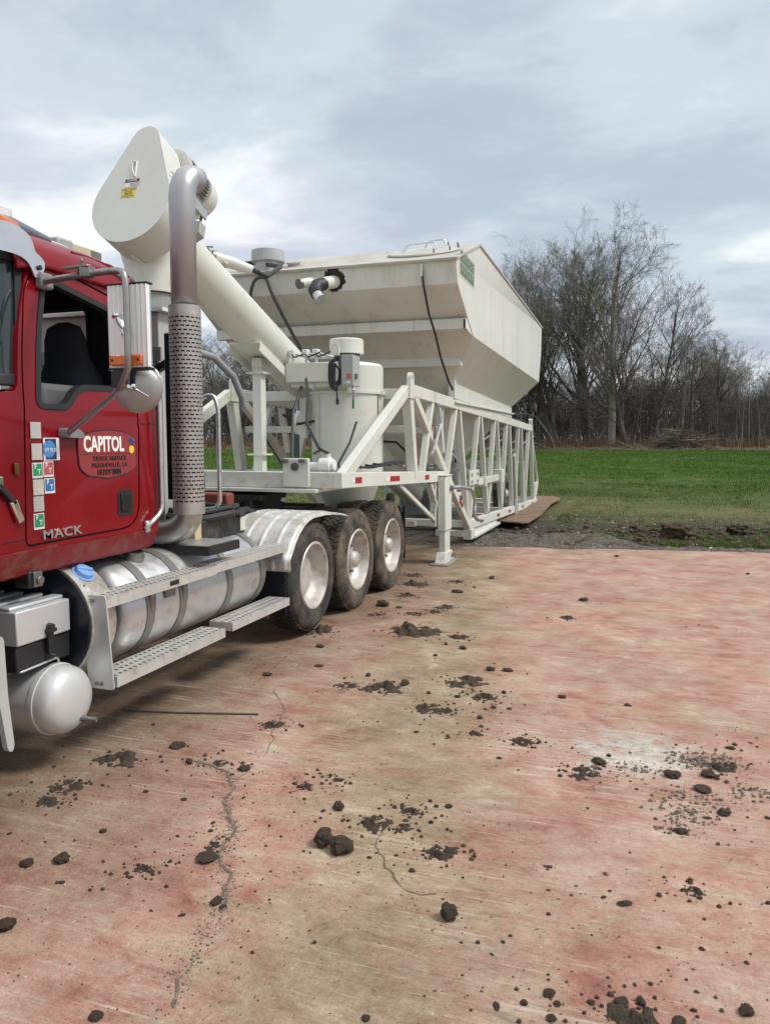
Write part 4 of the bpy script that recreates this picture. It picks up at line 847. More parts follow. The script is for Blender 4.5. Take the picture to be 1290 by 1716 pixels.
for k_, s_ in enumerate(('DO NOT', 'OPERATE', 'WITHOUT GUARD')): lettering(s_, .02 if k_ < 2 else .014, gpt(-.04, .106 - k_ * .021, .315), GASKET, guard, tilt=TM, depth=.0004)
MB().box(0, 0, 0, 0, 0, 0) if False else None
for k_ in range(3): gbox('label_line', -.04 if k_ else -.045, .055, .192 - k_ * .013, .197 - k_ * .013, GASKET, .3146, .3149)
MB().tube(fillet([gpt(.0, .26, .318), gpt(-.055, .35, .318), gpt(-.05, .42, .32), gpt(-.015, .425, .32), gpt(-.005, .36, .32), gpt(.0, .26, .318)], .03), .008, 6).build('ribbon_strap', WHITE, guard)
# drive motor behind the guard
m0 = Vector((-4.27, gc.y, gc.z)) + an * .62 + ad_ * .03; 
mot = MB().lathe(m0, ad_, [(0, .14), (.02, .19), (.10, .19), (.11, .16), (.42, .16)], 30).build('drive_motor', mat('motor_grey', (.45, .45, .41), .5, 0, .1, 8), aug, smooth=40)
fins = MB()
u_ = Vector((1, 0, 0)); v_ = an
for i in range(34):
    a = 2 * math.pi * i / 34; d_ = u_ * math.cos(a) + v_ * math.sin(a)
    fins.beam(m0 + ad_ * .12 + d_ * .17, m0 + ad_ * .40 + d_ * .17, .008, .05, d_)
fins.build('cooling_fins', mat('motor_fin', (.20, .21, .20), .5), mot)
MB().lathe(m0 + ad_ * .42, ad_, [(0, .205), (.10, .205), (.15, .185), (.19, .13), (.20, .02)], 30).build('fan_cover', CREAM, mot, smooth=50)
MB().beam(m0 + ad_ * .06 + u_ * .05 - v_ * .23, m0 + ad_ * .44 + u_ * .05 - v_ * .23, .34, .025, v_).beam(m0 + ad_ * .14 + u_ * .21 - v_ * .28, m0 + ad_ * .40 + u_ * .21 - v_ * .28, .02, .11, v_).build('motor_base', GREYBOX, mot, .005)
for tt in (.16, .38): MB().tube([m0 + ad_ * tt + u_ * .17 - v_ * .45, m0 + ad_ * tt + u_ * .17 - v_ * .22], .013, 8).build('adjuster_rod', DULLSTEEL, mot)
MB().prism([(.10, .0), (.30, .12), (.30, .24), (.10, .28)], lambda a, b, t: tuple(Vector((AXX + a + .06, gc.y, gc.z)) + an * (b - .08) + ad_ * t), .26, .36).build('motor_bracket', GREYBOX, aug, .004)
MB().lathe(m0 + ad_ * .2 + u_ * .0 + v_ * .17, v_, [(0, .05), (.05, .05)], 12).build('junction_box', CREAM, mot)
# inlet valve on top of the tube
q0 = Vector((-3.98, 6.85, 3.53))
MB().tube([(-4.75, 7.96, 3.87), (-4.60, 8.13, 3.83), (-4.45, 8.31, 3.78)], [.068, .068, .053], 18).build('inlet_pipe', CREAM, aug)
MB().lathe((-4.75, 7.96, 3.87), (-.65, -.72, .18), [(-.02, .078), (.02, .078), (.02, .06)], 18).tube([(-4.77, 7.94, 3.93), (-4.8, 7.92, 3.98), (-4.75, 7.96, 3.985)], .012, 6).build('pipe_cap', DULLSTEEL, aug)
MB().beam((-4.68, 7.84, 3.40), (-4.74, 7.90, 3.86), .08, .014, (0, 1, 0)).beam((-4.89, 7.90, 3.79), (-4.56, 7.93, 3.79), .08, .024).build('pipe_shelf', CREAM, aug)
MB().tube([(-4.46, 8.3, 3.79), (-4.5, 8.8, 3.80), (-4.7, 9.6, 4.10), (-5.1, 10.0, 4.24)], .03, 8).build('auger_hose', HOSE, aug)
# pedestal under the auger
pd = MB().box(-4.395, -4.280, 8.19, 8.31, 1.385, 2.625).build('auger_pedestal', CREAM, tr, .006)
for z in (1.60, 2.555): MB().box(-4.45, -4.225, 8.14, 8.36, z, z + .02).build('post_flange', CREAM, pd, .003)
MB().box(-4.40, -4.275, 8.19, 8.31, 2.625, 2.74).build('post_head', CREAM, pd, .004)
MB().beam((-4.35, 7.93, 2.885), (-4.35, 8.66, 2.62), .40, .024).build('saddle_plate', CREAM, pd, .003)
MB().beam((-4.155, 7.93, 2.835), (-4.155, 8.66, 2.57), .016, .105).beam((-4.545, 7.93, 2.835), (-4.545, 8.66, 2.57), .016, .105).build('saddle_side', CREAM, pd, .003)

# --- weigh batcher: cylinder with cone, cap ring, control arm
BX, BY, BR = -3.60, 9.22, .455
ba = MB().lathe((BX, BY, 1.33), (0, 0, 1), [(0, .44), (.0, .455), (1.02, .455), (1.02, .475), (1.05, .475), (1.05, .455), (1.36, .455), (1.40, .425), (1.43, .22)], 56).build('batcher', CREAM, tr, smooth=30)
MB().box(BX - .22, BX - .214, BY - .42, BY - .397, 1.34, 2.34).build('vertical_seam', CREAM, ba)
MB().lathe((BX, BY, .55), (0, 0, 1), [(0, .14), (.78, .45)], 40).build('batcher_cone', CREAM, ba)
MB().lathe((BX, BY - .02, 2.75), (0, 0, 1), [(0, .17), (.12, .17)], 32).build('vent_neck', mat('dark_felt', (.06, .06, .055), .8), ba)
MB().lathe((BX, BY - .02, 2.86), (0, 0, 1), [(0, .19), (.0, .215), (.17, .215), (.185, .20), (.186, .03)], 40).build('vent_cap', CREAM, ba, smooth=30)
eyep = [(-.055, 0), (.055, 0)] + arc((0, .12), .055, 0, 180, 8)
def eyefn(a, b, t): return (-3.575 + a, 8.70 + t, 2.77 + b)
bm_h = [(.028 * math.cos(R(a)), .122 + .032 * math.sin(R(a))) for a in range(0, 360, 30)]
wall_y('lifting_eye', [(-3.575 + a, 2.76 + b) for a, b in eyep], [(-3.575 + a, 2.76 + b) for a, b in bm_h], 8.74, .025, CREAM, ba)
# beam arm that carries the valves and control box
MB().box(-4.145, -3.46, 8.56, 8.82, 2.475, 2.705).build('control_arm', CREAM, ba, .012)
MB().box(-4.10, -3.40, 8.62, 8.80, 2.42, 2.474).box(-3.85, -3.80, 8.6, 8.66, 2.40, 2.474).box(-3.64, -3.60, 8.6, 8.66, 2.42, 2.474).build('arm_underplate', CREAMD, ba, .004)
for x in (-4.07, -3.895, -3.76):
    v_o = MB().box(x - .035, x + .035, 8.57, 8.66, 2.78, 2.865).lathe((x, 8.62, 2.70), (0, 0, 1), [(0, .018), (.08, .018)], 8).build('solenoid_valve', WHITE, ba, .008)
    MB().tube([(x + .035, 8.62, 2.82), (x + .12, 8.63, 2.79), (x + .2, 8.66, 2.77), (-3.5, 8.72, 2.78)], .015, 6).build('air_line', ALU, v_o)
    MB().tube([(x, 8.58, 2.81), (x + .06, 8.55, 2.77), (x + .15, 8.56, 2.80), (x + .19, 8.6, 2.83)], .009, 6).build('wire', GASKET, v_o)
cbx = MB().box(-3.415, -3.265, 8.55, 8.78, 2.415, 2.78).build('control_box', GREYBOX, ba, .008)
MB().box(-3.53, -3.416, 8.60, 8.80, 2.44, 2.785).build('box_side', mat('dark_enclosure', (.12, .14, .13), .5), cbx, .006)
for k_ in range(6): MB().lathe((-3.48, 8.60, 2.50 + k_ * .05), (0, -1, 0), [(0, .02), (.02, .02), (.02, .012), (.03, .012)], 10).build('cable_gland', BLACK, cbx)
MB().box(-3.345, -3.29, 8.545, 8.549, 2.50, 2.56).build('warning_label', mat('label_orange', (.55, .12, .06), .5, 0, .2, 60), cbx); MB().box(-3.345, -3.30, 8.545, 8.549, 2.445, 2.475).build('warning_label', MATS['label_white'], cbx)
MB().box(-3.26, -3.235, 8.6, 8.64, 2.50, 2.56).build('box_latch', DULLSTEEL, cbx)
for k_ in range(7):
    dx_ = .012 * k_; MB().tube(fillet([(-3.50 + .01 * k_, 8.57 + dx_ * .3, 2.74 - .03 * k_), (-3.565 + dx_, 8.545, 2.70), (-3.57 + dx_, 8.54, 2.50), (-3.53 + dx_ * .6, 8.53, 2.385 - .006 * k_), (-3.47, 8.56, 2.40), (-3.45, 8.58, 2.46 + .02 * k_)], .06), .011, 6).build('cable_bundle', HOSE, cbx)
MB().tube([(-3.47, 8.55, 2.40), (-3.465, 8.54, 2.28)], .010, 6).tube([(-3.465, 8.54, 2.28), (-3.462, 8.54, 2.24), (-3.46, 8.54, 2.20)], [.012, .022, .018], 8).build('plug', HOSE, cbx)
MB().tube([(-3.29, 8.62, 2.415), (-3.275, 8.58, 2.36)], .018, 8).box(-3.285, -3.265, 8.57, 8.59, 2.26, 2.36).build('ball_valve', CHROME, ba)
MB().box(-3.287, -3.263, 8.565, 8.585, 2.15, 2.26).build('valve_handle', GREENH, ba, .004)
MB().box(-4.125, -4.105, 8.85, 8.87, 2.10, 2.30).build('valve_handle', GREENH, ba, .004)
MB().box(-4.16, -4.04, 8.9, 9.0, 1.80, 2.30).build('batcher_bracket', CREAM, ba, .004)
for a in (20, 160): MB().beam((BX + .47 * math.cos(R(a)), BY - .1, 2.36), (BX + .47 * math.cos(R(a)), BY - .1, 2.10), .02, .02).build('tie_bolt', DULLSTEEL, ba)
MB().lathe((BX + .46, BY - .02, 2.365), (0, 0, 1), [(-.02, .05), (.02, .05)], 10).build('clamp', CREAM, ba)
# level switch with cable on the deck, and the hitch plate with bolts
MB().box(-3.40, -3.115, 6.93, 6.965, 1.315, 1.60).build('hitch_plate', CREAM, tr, .01)
for x in (-3.365, -3.18): MB().box(x - .035, x + .035, 6.90, 6.93, 1.555, 1.595).build('plate_clip', DULLSTEEL, tr, .005)
MB().lathe((-3.262, 6.93, 1.518), (0, -1, 0), [(0, .042), (.02, .042), (.025, .03)], 8).build('hitch_bolt', mat('dark_bolt', (.08, .08, .08), .5), tr)
ls = MB().lathe((-3.03, 7.15, 1.53), (1, 0, .0), [(-.06, .05), (-.05, .075), (.06, .078), (.07, .06), (.10, .055)], 20).tube([(-3.0, 7.15, 1.58), (-3.0, 7.15, 1.64)], .025, 10).tube([(-3.2, 7.15, 1.52), (-3.08, 7.15, 1.52)], .038, 12).build('vibrator_motor', WHITE, tr, smooth=40)
MB().tube([(-3.0, 7.15, 1.64), (-3.08, 7.1, 1.70), (-3.3, 7.3, 1.95), (-3.55, 7.9, 2.25), (-3.8, 8.4, 2.5)], .016, 7).tube([(-3.0, 7.15, 1.65), (-3.1, 7.2, 1.68), (-3.22, 7.3, 1.64)], .014, 6).build('motor_cable', HOSE, tr)
MB().tube([(-3.95, 8.6, 2.42), (-3.88, 8.2, 2.1), (-3.80, 8.0, 1.6), (-3.7, 7.9, 1.4)], .018, 7).build('motor_cable', HOSE, tr)
MB().tube([(-4.3, 8.8, 2.1), (-4.1, 8.8, 1.98), (-3.9, 8.9, 2.02), (-3.7, 9.0, 2.2)], .018, 7).build('motor_cable', HOSE, tr)
MB().tube([(-4.6, 8.7, 2.2), (-4.5, 8.7, 1.8), (-4.2, 8.6, 1.45), (-4.0, 8.4, 1.40)], .014, 7).build('motor_cable', HOSE, tr)
for k_ in range(4): MB().tube([(-3.3, 8.75, 2.0), (-3.33 + k_ * .02, 8.6, 1.75), (-3.36 + k_ * .02, 8.3, 1.5), (-3.2 + .05 * k_, 8.0, 1.41)], .014, 6).build('motor_cable', GASKET, tr) if k_ < 1 else None
gv = MB().box(-4.06, -3.98, 8.5, 8.6, 1.45, 1.85).build('gate_valve', mat('dark_green_valve', (.02, .05, .04), .5), tr, .01)
MB().tube([(-4.0, 8.45, 1.9), (-3.97, 8.45, 2.05), (-3.95, 8.5, 2.12)], .03, 8).build('valve_pipe', ALU, tr)
for k_ in range(3):
    c_ = (NX - .02, 8.2 + .25 * k_, 1.47 + .008 * k_)
    MB().tube([(c_[0] - .02 + .06 * math.cos(R(a)), c_[1] + .55 * math.sin(R(a)), c_[2] + .012 * math.sin(R(3 * a)) + .02) for a in range(0, 361, 24)], .011, 6, cap=False).build('coiled_cable', HOSE, tr)
for y in (9.15, 10.15): MB().tube(fillet([(NX + .0, y, 1.40), (NX + .0, y, 1.47), (NX + .0, y + .12, 1.47), (NX + .0, y + .12, 1.40)], .04), .007, 6).build('tie_loop', DULLSTEEL, tr)
# pipework inside the truss
MB().tube(fillet([(-3.6, 13.4, 2.2), (-3.6, 14.3, 1.85), (-3.6, 15.2, 1.38), (-3.6, 15.35, 1.05), (-3.6, 15.4, .2)], .3), .10, 20).build('fill_pipe', CREAM, tr, smooth=60)
MB().box(-2.79, -2.76, 12.7, 13.45, 1.02, 1.27).build('gusset_plate', CREAM, tr, .006)
for yy, zz in ((12.82, 1.08), (12.82, 1.2), (13.3, 1.2), (13.3, 1.08)): MB().lathe((-2.76, yy, zz), (1, 0, 0), [(0, .025), (.015, .025)], 8).build('bolt', DULLSTEEL, tr)
MB().box(-2.84, -2.76, 13.45, 15.5, .98, 1.10).build('side_tube', CREAM, tr, .008)
MB().box(-2.90, -2.70, 15.4, 15.75, .93, 1.2).build('tube_bracket', CREAM, tr, .008)
MB().box(-2.90, -2.72, 13.85, 14.0, .94, 1.12).build('tube_bracket', CREAM, tr, .008)
MB().beam((-3.2, 13.0, 1.6), (-3.3, 17.5, .45), .05, .05).build('inner_strut', ALU, tr)
MB().tube([(-3.5, 13.6, .75), (-3.4, 15.8, .7)], .05, 10).tube([(-3.3, 13.6, .6), (-3.3, 15.2, .58)], .05, 10).build('air_manifold', WHITE, tr)
MB().tube([(-4.8, 13.0, 1.9), (-4.2, 14.2, 1.55), (-3.5, 14.5, 1.62), (-3.2, 13.5, 1.4)], .02, 7).build('sagging_cable', HOSE, tr)
MB().tube([(-4.9, 12.0, 1.8), (-3.9, 12.2, 1.75), (-3.1, 11.6, 1.2), (-2.95, 11.4, .9)], .02, 7).build('sagging_cable', HOSE, tr)
MB().box(-4.6, -3.5, 14.6, 15.4, .30, .8).build('blower_box', GREYP, tr, .02)
# hook and ratchet hanging on the long brace
MB().tube(fillet([(-2.75, 10.55, 2.28), (-2.74, 10.75, 2.25), (-2.74, 10.7, 1.98), (-2.74, 10.5, 1.90)], .08), .02, 8).tube([(-2.74, 10.62, 2.0), (-2.73, 10.3, 1.72), (-2.73, 10.12, 1.6)], .024, 8).build('ratchet_bar', ALU, tr)
MB().box(-2.775, -2.735, 10.40, 10.62, 1.80, 1.98).build('ratchet_head', DULLSTEEL, tr, .02)
MB().lathe((-3.2, 9.75, .98), (1, 0, 0), [(-.03, .1), (.03, .1)], 18).build('hand_wheel', BLACK, tr)
# ================================================================ ground
def pmat(name, build):
    m = bpy.data.materials.new(name); m.use_nodes = True; t = m.node_tree; b = t.nodes['Principled BSDF']; build(t, b); MATS[name] = m; return m
def nz(t, vec, scale, detail=6, rough=.6, dist=0.0):
    x = t.nodes.new('ShaderNodeTexNoise'); x.inputs['Scale'].default_value = scale; x.inputs['Detail'].default_value = detail
    x.inputs['Roughness'].default_value = rough; x.inputs['Distortion'].default_value = dist; t.links.new(vec, x.inputs['Vector']); return x.outputs[0]
def mapv(t, vec, loc=(0, 0, 0), rot=0, scale=(1, 1, 1)):
    x = t.nodes.new('ShaderNodeMapping'); x.inputs['Location'].default_value = loc; x.inputs['Rotation'].default_value = (0, 0, R(rot)); x.inputs['Scale'].default_value = scale
    t.links.new(vec, x.inputs[0]); return x.outputs[0]
def rmp(t, v, stops, mode='LINEAR'):
    x = t.nodes.new('ShaderNodeValToRGB'); e = x.color_ramp.elements; x.color_ramp.interpolation = mode
    f3 = lambda c: (c, c, c, 1) if not isinstance(c, tuple) else (*c, 1)
    e[0].position, e[0].color = stops[0][0], f3(stops[0][1]); e[1].position, e[1].color = stops[-1][0], f3(stops[-1][1])
    for p_, c_ in stops[1:-1]:
        q = e.new(p_); q.color = f3(c_)
    t.links.new(v, x.inputs[0]); return x.outputs[0]
def mixc(t, f_, a, b, mode='MIX'):
    x = t.nodes.new('ShaderNodeMix'); x.data_type = 'RGBA'; x.blend_type = mode
    for s_, v in ((0, f_), (6, a), (7, b)):
        if isinstance(v, (tuple, float, int)): x.inputs[s_].default_value = v if not isinstance(v, tuple) else (*v, 1)
        else: t.links.new(v, x.inputs[s_])
    return x.outputs[2]
def mth(t, op, a, b=0.0, clamp=False):
    x = t.nodes.new('ShaderNodeMath'); x.operation = op; x.use_clamp = clamp
    for i, v in enumerate((a, b)):
        if isinstance(v, (float, int)): x.inputs[i].default_value = v
        else: t.links.new(v, x.inputs[i])
    return x.outputs[0]
def slab_mat(t, b):
    co = t.nodes.new('ShaderNodeTexCoord').outputs['Object']
    sp = t.nodes.new('ShaderNodeSeparateXYZ'); t.links.new(co, sp.inputs[0])
    big = nz(t, co, .55, 5, .55, .4); mid = nz(t, co, 2.2, 8, .62, .3); fine = nz(t, co, 14, 6, .7); grit = nz(t, co, 95, 3, .6)
    # scraping marks: noise drawn out across the slab
    st1 = nz(t, mapv(t, co, (0, 0, 0), 17, (.8, 3.6, 1)), 1.2, 9, .68, 1.0)
    st2 = nz(t, mapv(t, co, (4, 2, 0), -22, (1.1, 16, 1)), 1.6, 8, .65, .3)
    mid = mth(t, 'ADD', mth(t, 'MULTIPLY', mid, .5), mth(t, 'ADD', mth(t, 'MULTIPLY', nz(t, mapv(t, co, (2, 2, 0), 14, (1, 1.5, 1)), 5.5, 9, .74, .6), .5), .0))
    red = rmp(t, mid, [(.35, (.25, .105, .078)), (.43, (.345, .18, .138)), (.50, (.40, .25, .197)), (.58, (.455, .325, .265)), (.66, (.55, .45, .38))])
    tan = rmp(t, mid, [(.36, (.14, .10, .06)), (.45, (.25, .19, .12)), (.53, (.32, .25, .17)), (.63, (.45, .37, .28))])
    # dirty wheel lane beside the truck
    lane = mth(t, 'ADD', mth(t, 'ADD', sp.outputs[0], mth(t, 'MULTIPLY', sp.outputs[1], .17)), .52)      # 0 along the lane
    lane = mth(t, 'ADD', lane, mth(t, 'MULTIPLY', mth(t, 'SUBTRACT', big, .5), .9))
    lane = mth(t, 'SUBTRACT', 1.0, mth(t, 'MULTIPLY', mth(t, 'ABSOLUTE', lane), 1.25), True)
    m_ = mth(t, 'ADD', mth(t, 'MULTIPLY', lane, .36), mth(t, 'ADD', mth(t, 'MULTIPLY', big, .62), mth(t, 'MULTIPLY', st1, .5)))
    m_ = mth(t, 'ADD', m_, mth(t, 'MULTIPLY', mth(t, 'SUBTRACT', mid, .5), .9))
    m_ = mth(t, 'ADD', m_, mth(t, 'MULTIPLY', mth(t, 'SUBTRACT', nz(t, mapv(t, co, (6, 1, 0), 30, (1, 1.6, 1)), 1.5, 9, .7, .8), .5), .75))
    dirt = rmp(t, m_, [(.55, 0.0), (.66, .38), (.76, .75), (.89, .95)])
    c = mixc(t, dirt, red, tan)
    # oily tramped dirt and the truck's shade, both painted into the slab colour
    shade_dirt = t.nodes.new('ShaderNodeMapRange'); shade_dirt.inputs[1].default_value = -1.9; shade_dirt.inputs[2].default_value = -3.1; t.links.new(mth(t, 'ADD', sp.outputs[0], mth(t, 'MULTIPLY', mth(t, 'SUBTRACT', big, .5), 2.2)), shade_dirt.inputs[0])
    c = mixc(t, mth(t, 'MULTIPLY', shade_dirt.outputs[0], .82), c, mixc(t, 1.0, tan, (.46, .43, .40), 'MULTIPLY'))
    # pale scour, dark drag marks
    pale = rmp(t, mth(t, 'ADD', mth(t, 'MULTIPLY', st2, .7), mth(t, 'MULTIPLY', fine, .3)), [(.56, 0.0), (.70, .40), (.8, .6)])
    c = mixc(t, pale, c, (.47, .37, .30))
    dark = rmp(t, mth(t, 'ADD', mth(t, 'MULTIPLY', st1, .6), mth(t, 'MULTIPLY', nz(t, mapv(t, co, (7, 7, 0)), 3.1, 9, .66), .4)), [(.30, .75), (.42, .12), (.5, 0.0)])
    c = mixc(t, dark, c, (.105, .085, .058))
    # scraped grey-white patch
    dxv = t.nodes.new('ShaderNodeVectorMath'); dxv.operation = 'DISTANCE'; mpp = mapv(t, co, (0, 0, 0), 0, (1, 1, 1)); t.links.new(mpp, dxv.inputs[0]); dxv.inputs[1].default_value = (.0, 4.46, 0)
    pt = mth(t, 'ADD', mth(t, 'MULTIPLY', dxv.outputs['Value'], 1.5), mth(t, 'ADD', mth(t, 'MULTIPLY', mth(t, 'SUBTRACT', st2, .5), 1.2), mth(t, 'MULTIPLY', mth(t, 'SUBTRACT', nz(t, co, 7, 8, .72), .5), 2.6)))
    c = mixc(t, rmp(t, pt, [(.25, .9), (.62, 0.0)]), c, rmp(t, fine, [(.35, (.30, .27, .235)), (.6, (.60, .57, .53))]))
    # grit: dark crumbs and pale chips
    dk = rmp(t, mth(t, 'ADD', mth(t, 'MULTIPLY', grit, .72), mth(t, 'MULTIPLY', fine, .28)), [(.30, .85), (.375, 0.0)])
    c = mixc(t, dk, c, (.075, .062, .046))
    chip = rmp(t, nz(t, mapv(t, co, (3, 1, 0), 60, (1, .4, 1)), 70, 2, .5), [(.735, 0.0), (.77, .8)])
    c = mixc(t, chip, c, (.62, .57, .52))
    scr_ = rmp(t, nz(t, mapv(t, co, (2, 9, 0), 68, (26, .9, 1)), 2.1, 4, .6, .2), [(.735, 0.0), (.80, .6)])
    c = mixc(t, scr_, c, (.58, .50, .45))
    # tone swings over a few metres
    c = mixc(t, 1.0, c, rmp(t, nz(t, co, .9, 4, .5), [(.3, (.86, .86, .86)), (.7, (1.08, 1.06, 1.04))]), 'MULTIPLY')
    vf = nz(t, co, 38, 8, .75); vff = nz(t, co, 120, 4, .7)
    c = mixc(t, 1.0, c, rmp(t, mth(t, 'ADD', mth(t, 'MULTIPLY', vf, .55), mth(t, 'MULTIPLY', vff, .45)), [(.36, (.58, .55, .51)), (.45, (.90, .89, .87)), (.53, (1.03, 1.02, 1.01)), (.63, (1.30, 1.27, 1.23))]), 'MULTIPLY')
    # fine drag scratches, both directions of the loader bucket
    for k_, (an_, sc_, f0) in enumerate(((15, (1.3, 34, 1), .56), (-26, (2.0, 48, 1), .60), (40, (1.6, 40, 1), .60))):
        sx__ = nz(t, mapv(t, co, (k_ * 3, 5, 0), an_, sc_), 1.6, 5, .62, .5)
        gate = rmp(t, nz(t, mapv(t, co, (k_ * 9, 2, 0)), 1.1, 4, .6), [(.46, 0.0), (.62, 1.0)])
        c = mixc(t, mth(t, 'MULTIPLY', rmp(t, sx__, [(f0, 0.0), (f0 + .09, .62)]), gate), c, (.55, .46, .39))
        c = mixc(t, mth(t, 'MULTIPLY', rmp(t, sx__, [(.33, .6), (.42, 0.0)]), gate), c, (.17, .125, .085))
    # worn spots where the aggregate shows
    agg = rmp(t, mth(t, 'ADD', mth(t, 'MULTIPLY', nz(t, mapv(t, co, (5, 3, 0)), 1.7, 7, .7), .7), mth(t, 'MULTIPLY', vf, .3)), [(.58, 0.0), (.66, .8)])
    vo = t.nodes.new('ShaderNodeTexVoronoi'); vo.inputs['Scale'].default_value = 75; t.links.new(co, vo.inputs['Vector'])
    c = mixc(t, agg, c, mixc(t, .45, rmp(t, vo.outputs['Distance'], [(.1, (.40, .35, .29)), (.5, (.16, .125, .09))]), c))
    t.links.new(c, b.inputs['Base Color']); b.inputs['Roughness'].default_value = .82; b.inputs['Specular IOR Level'].default_value = .3
    bp = t.nodes.new('ShaderNodeBump'); bp.inputs['Strength'].default_value = .55; bp.inputs['Distance'].default_value = .012
    h = mth(t, 'ADD', mth(t, 'MULTIPLY', fine, .7), mth(t, 'ADD', mth(t, 'MULTIPLY', grit, .4), mth(t, 'ADD', mth(t, 'MULTIPLY', st1, .7), mth(t, 'MULTIPLY', vf, .6))))
    t.links.new(h, bp.inputs['Height']); t.links.new(bp.outputs[0], b.inputs['Normal'])
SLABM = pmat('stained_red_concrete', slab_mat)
def edge(x): return 13.22 + x * .1633 if x > -3.7 else 12.61 - .02 * (x + 3.7)
sv = [(-40, -14)] + [(30, -14)]
xs = np.linspace(30, -40, 181)
sv += [(float(x), edge(x) + .05 * mnoise.noise((x * 1.7, 0, 5)) + .03 * mnoise.noise((x * 6, 2, 5))) for x in xs]
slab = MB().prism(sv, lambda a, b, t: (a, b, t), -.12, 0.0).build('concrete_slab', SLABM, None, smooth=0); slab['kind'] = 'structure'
# cracks in the slab, filled with dry soil and grit
CRK = mat('crack_filler', (.23, .185, .135), .95, 0, .35, 30, c2=(.10, .08, .06), c2t=(.42, .6), c2scale=40, bump=.8, bscale=120)
CRD = mat('crack_dark', (.15, .11, .08), .95, 0, .35, 30, bump=.6, bscale=120)
for k_, (cr_, wd) in enumerate(zip(CRACKS[:3] + CRACKS[4:5], (.022, .006, .007, .008))):
    pts = [Vector((*p, 0)) for p in cr_]; dense = []
    for a, b in zip(pts, pts[1:]):
        n_ = max(2, int((b - a).length / .025))
        for i in range(n_): dense.append(a.lerp(b, i / n_))
    vs = []; fs = []
    for i, p in enumerate(dense):
        d = (dense[min(i + 1, len(dense) - 1)] - dense[max(i - 1, 0)]).normalized(); n_ = Vector((-d.y, d.x, 0))
        q = p + n_ * (.035 * mnoise.noise((p.x * 7, p.y * 7, k_)) + .015 * mnoise.noise((p.x * 25, p.y * 25, k_)))
        ww = wd * (.30 + .9 * abs(mnoise.noise((p.x * 9, p.y * 9, 4 + k_))) + random.uniform(0, .35)) * (.15 if i in (0, len(dense) - 1) else 1)
        vs += [(q.x - n_.x * ww * .5, q.y - n_.y * ww * .5, .0035), (q.x + n_.x * ww * .5, q.y + n_.y * ww * .5, .0035)]
        if i and mnoise.noise((p.x * 3.1, p.y * 3.1, 20 + k_)) > -.22: fs.append((2 * i - 2, 2 * i - 1, 2 * i + 1, 2 * i))
    MB().add(vs, fs).build('crack', CRK if k_ == 0 else CRD, slab, smooth=0, fix=False)

# terrain: level yard, then rising gently to the wood
def terr(x, y):
    d = math.hypot(x, y); s = min(1, max(0, (d - 20) / 55)); s = s * s * (3 - 2 * s)
    z = -.05 + 1.15 * s + .03 * mnoise.noise((x * .25, y * .25, 0)) * min(1, max(0, (y - 13) / 4))
    z += .05 * max(0, mnoise.noise((x * .8, y * .8, 3))) * min(1, max(0, (y - edge(min(x, 10)) - .3) / 2)) * max(0, 1 - (y - 13) / 14)
    return z
def soil_mask(t, co):
    sp = t.nodes.new('ShaderNodeSeparateXYZ'); t.links.new(co, sp.inputs[0]); return sp
def turf_mat(t, b):
    co = t.nodes.new('ShaderNodeTexCoord').outputs['Object']
    sp = soil_mask(t, co); n1 = nz(t, co, .35, 6, .6, .3); n2 = nz(t, co, 1.6, 8, .66); n3 = nz(t, co, 16, 6, .7); n4 = nz(t, mapv(t, co, (0, 0, 0), 0, (.12, .55, 1)), 1, 5, .6, .4)
    green = rmp(t, n2, [(.28, (.016, .042, .006)), (.45, (.034, .082, .009)), (.58, (.062, .11, .016)), (.74, (.12, .14, .04))])
    dry = rmp(t, n3, [(.35, (.055, .060, .022)), (.47, (.11, .115, .045)), (.56, (.18, .165, .085)), (.68, (.30, .27, .19))])
    soil = rmp(t, n3, [(.28, (.028, .024, .019)), (.5, (.070, .060, .047)), (.66, (.13, .115, .095)), (.8, (.30, .28, .25))])
    far = t.nodes.new('ShaderNodeMapRange'); far.inputs[1].default_value = 22; far.inputs[2].default_value = 42; t.links.new(sp.outputs[1], far.inputs[0])
    f_ = mth(t, 'ADD', mth(t, 'MULTIPLY', far.outputs[0], .55), mth(t, 'MULTIPLY', mth(t, 'ADD', mth(t, 'MULTIPLY', n1, .5), mth(t, 'MULTIPLY', n4, .5)), .9))
    c = mixc(t, rmp(t, f_, [(.40, 0.0), (.62, .7), (.85, .95)]), dry, green)
    near = t.nodes.new('ShaderNodeMapRange'); near.inputs[1].default_value = 21; near.inputs[2].default_value = 14; t.links.new(sp.outputs[1], near.inputs[0])
    g_ = mth(t, 'ADD', mth(t, 'MULTIPLY', near.outputs[0], .36), mth(t, 'MULTIPLY', mth(t, 'ADD', mth(t, 'MULTIPLY', n1, .45), mth(t, 'MULTIPLY', n2, .55)), .8))
    c = mixc(t, rmp(t, g_, [(.46, 0.0), (.58, .85), (.72, 1.0)]), c, soil)
    t.links.new(c, b.inputs['Base Color']); b.inputs['Roughness'].default_value = .95; b.inputs['Specular IOR Level'].default_value = .15
    bp = t.nodes.new('ShaderNodeBump'); bp.inputs['Strength'].default_value = .9; bp.inputs['Distance'].default_value = .06
    t.links.new(mth(t, 'ADD', n3, mth(t, 'MULTIPLY', nz(t, co, 60, 3, .6), .5)), bp.inputs['Height']); t.links.new(bp.outputs[0], b.inputs['Normal'])
TURF = pmat('rough_turf', turf_mat)
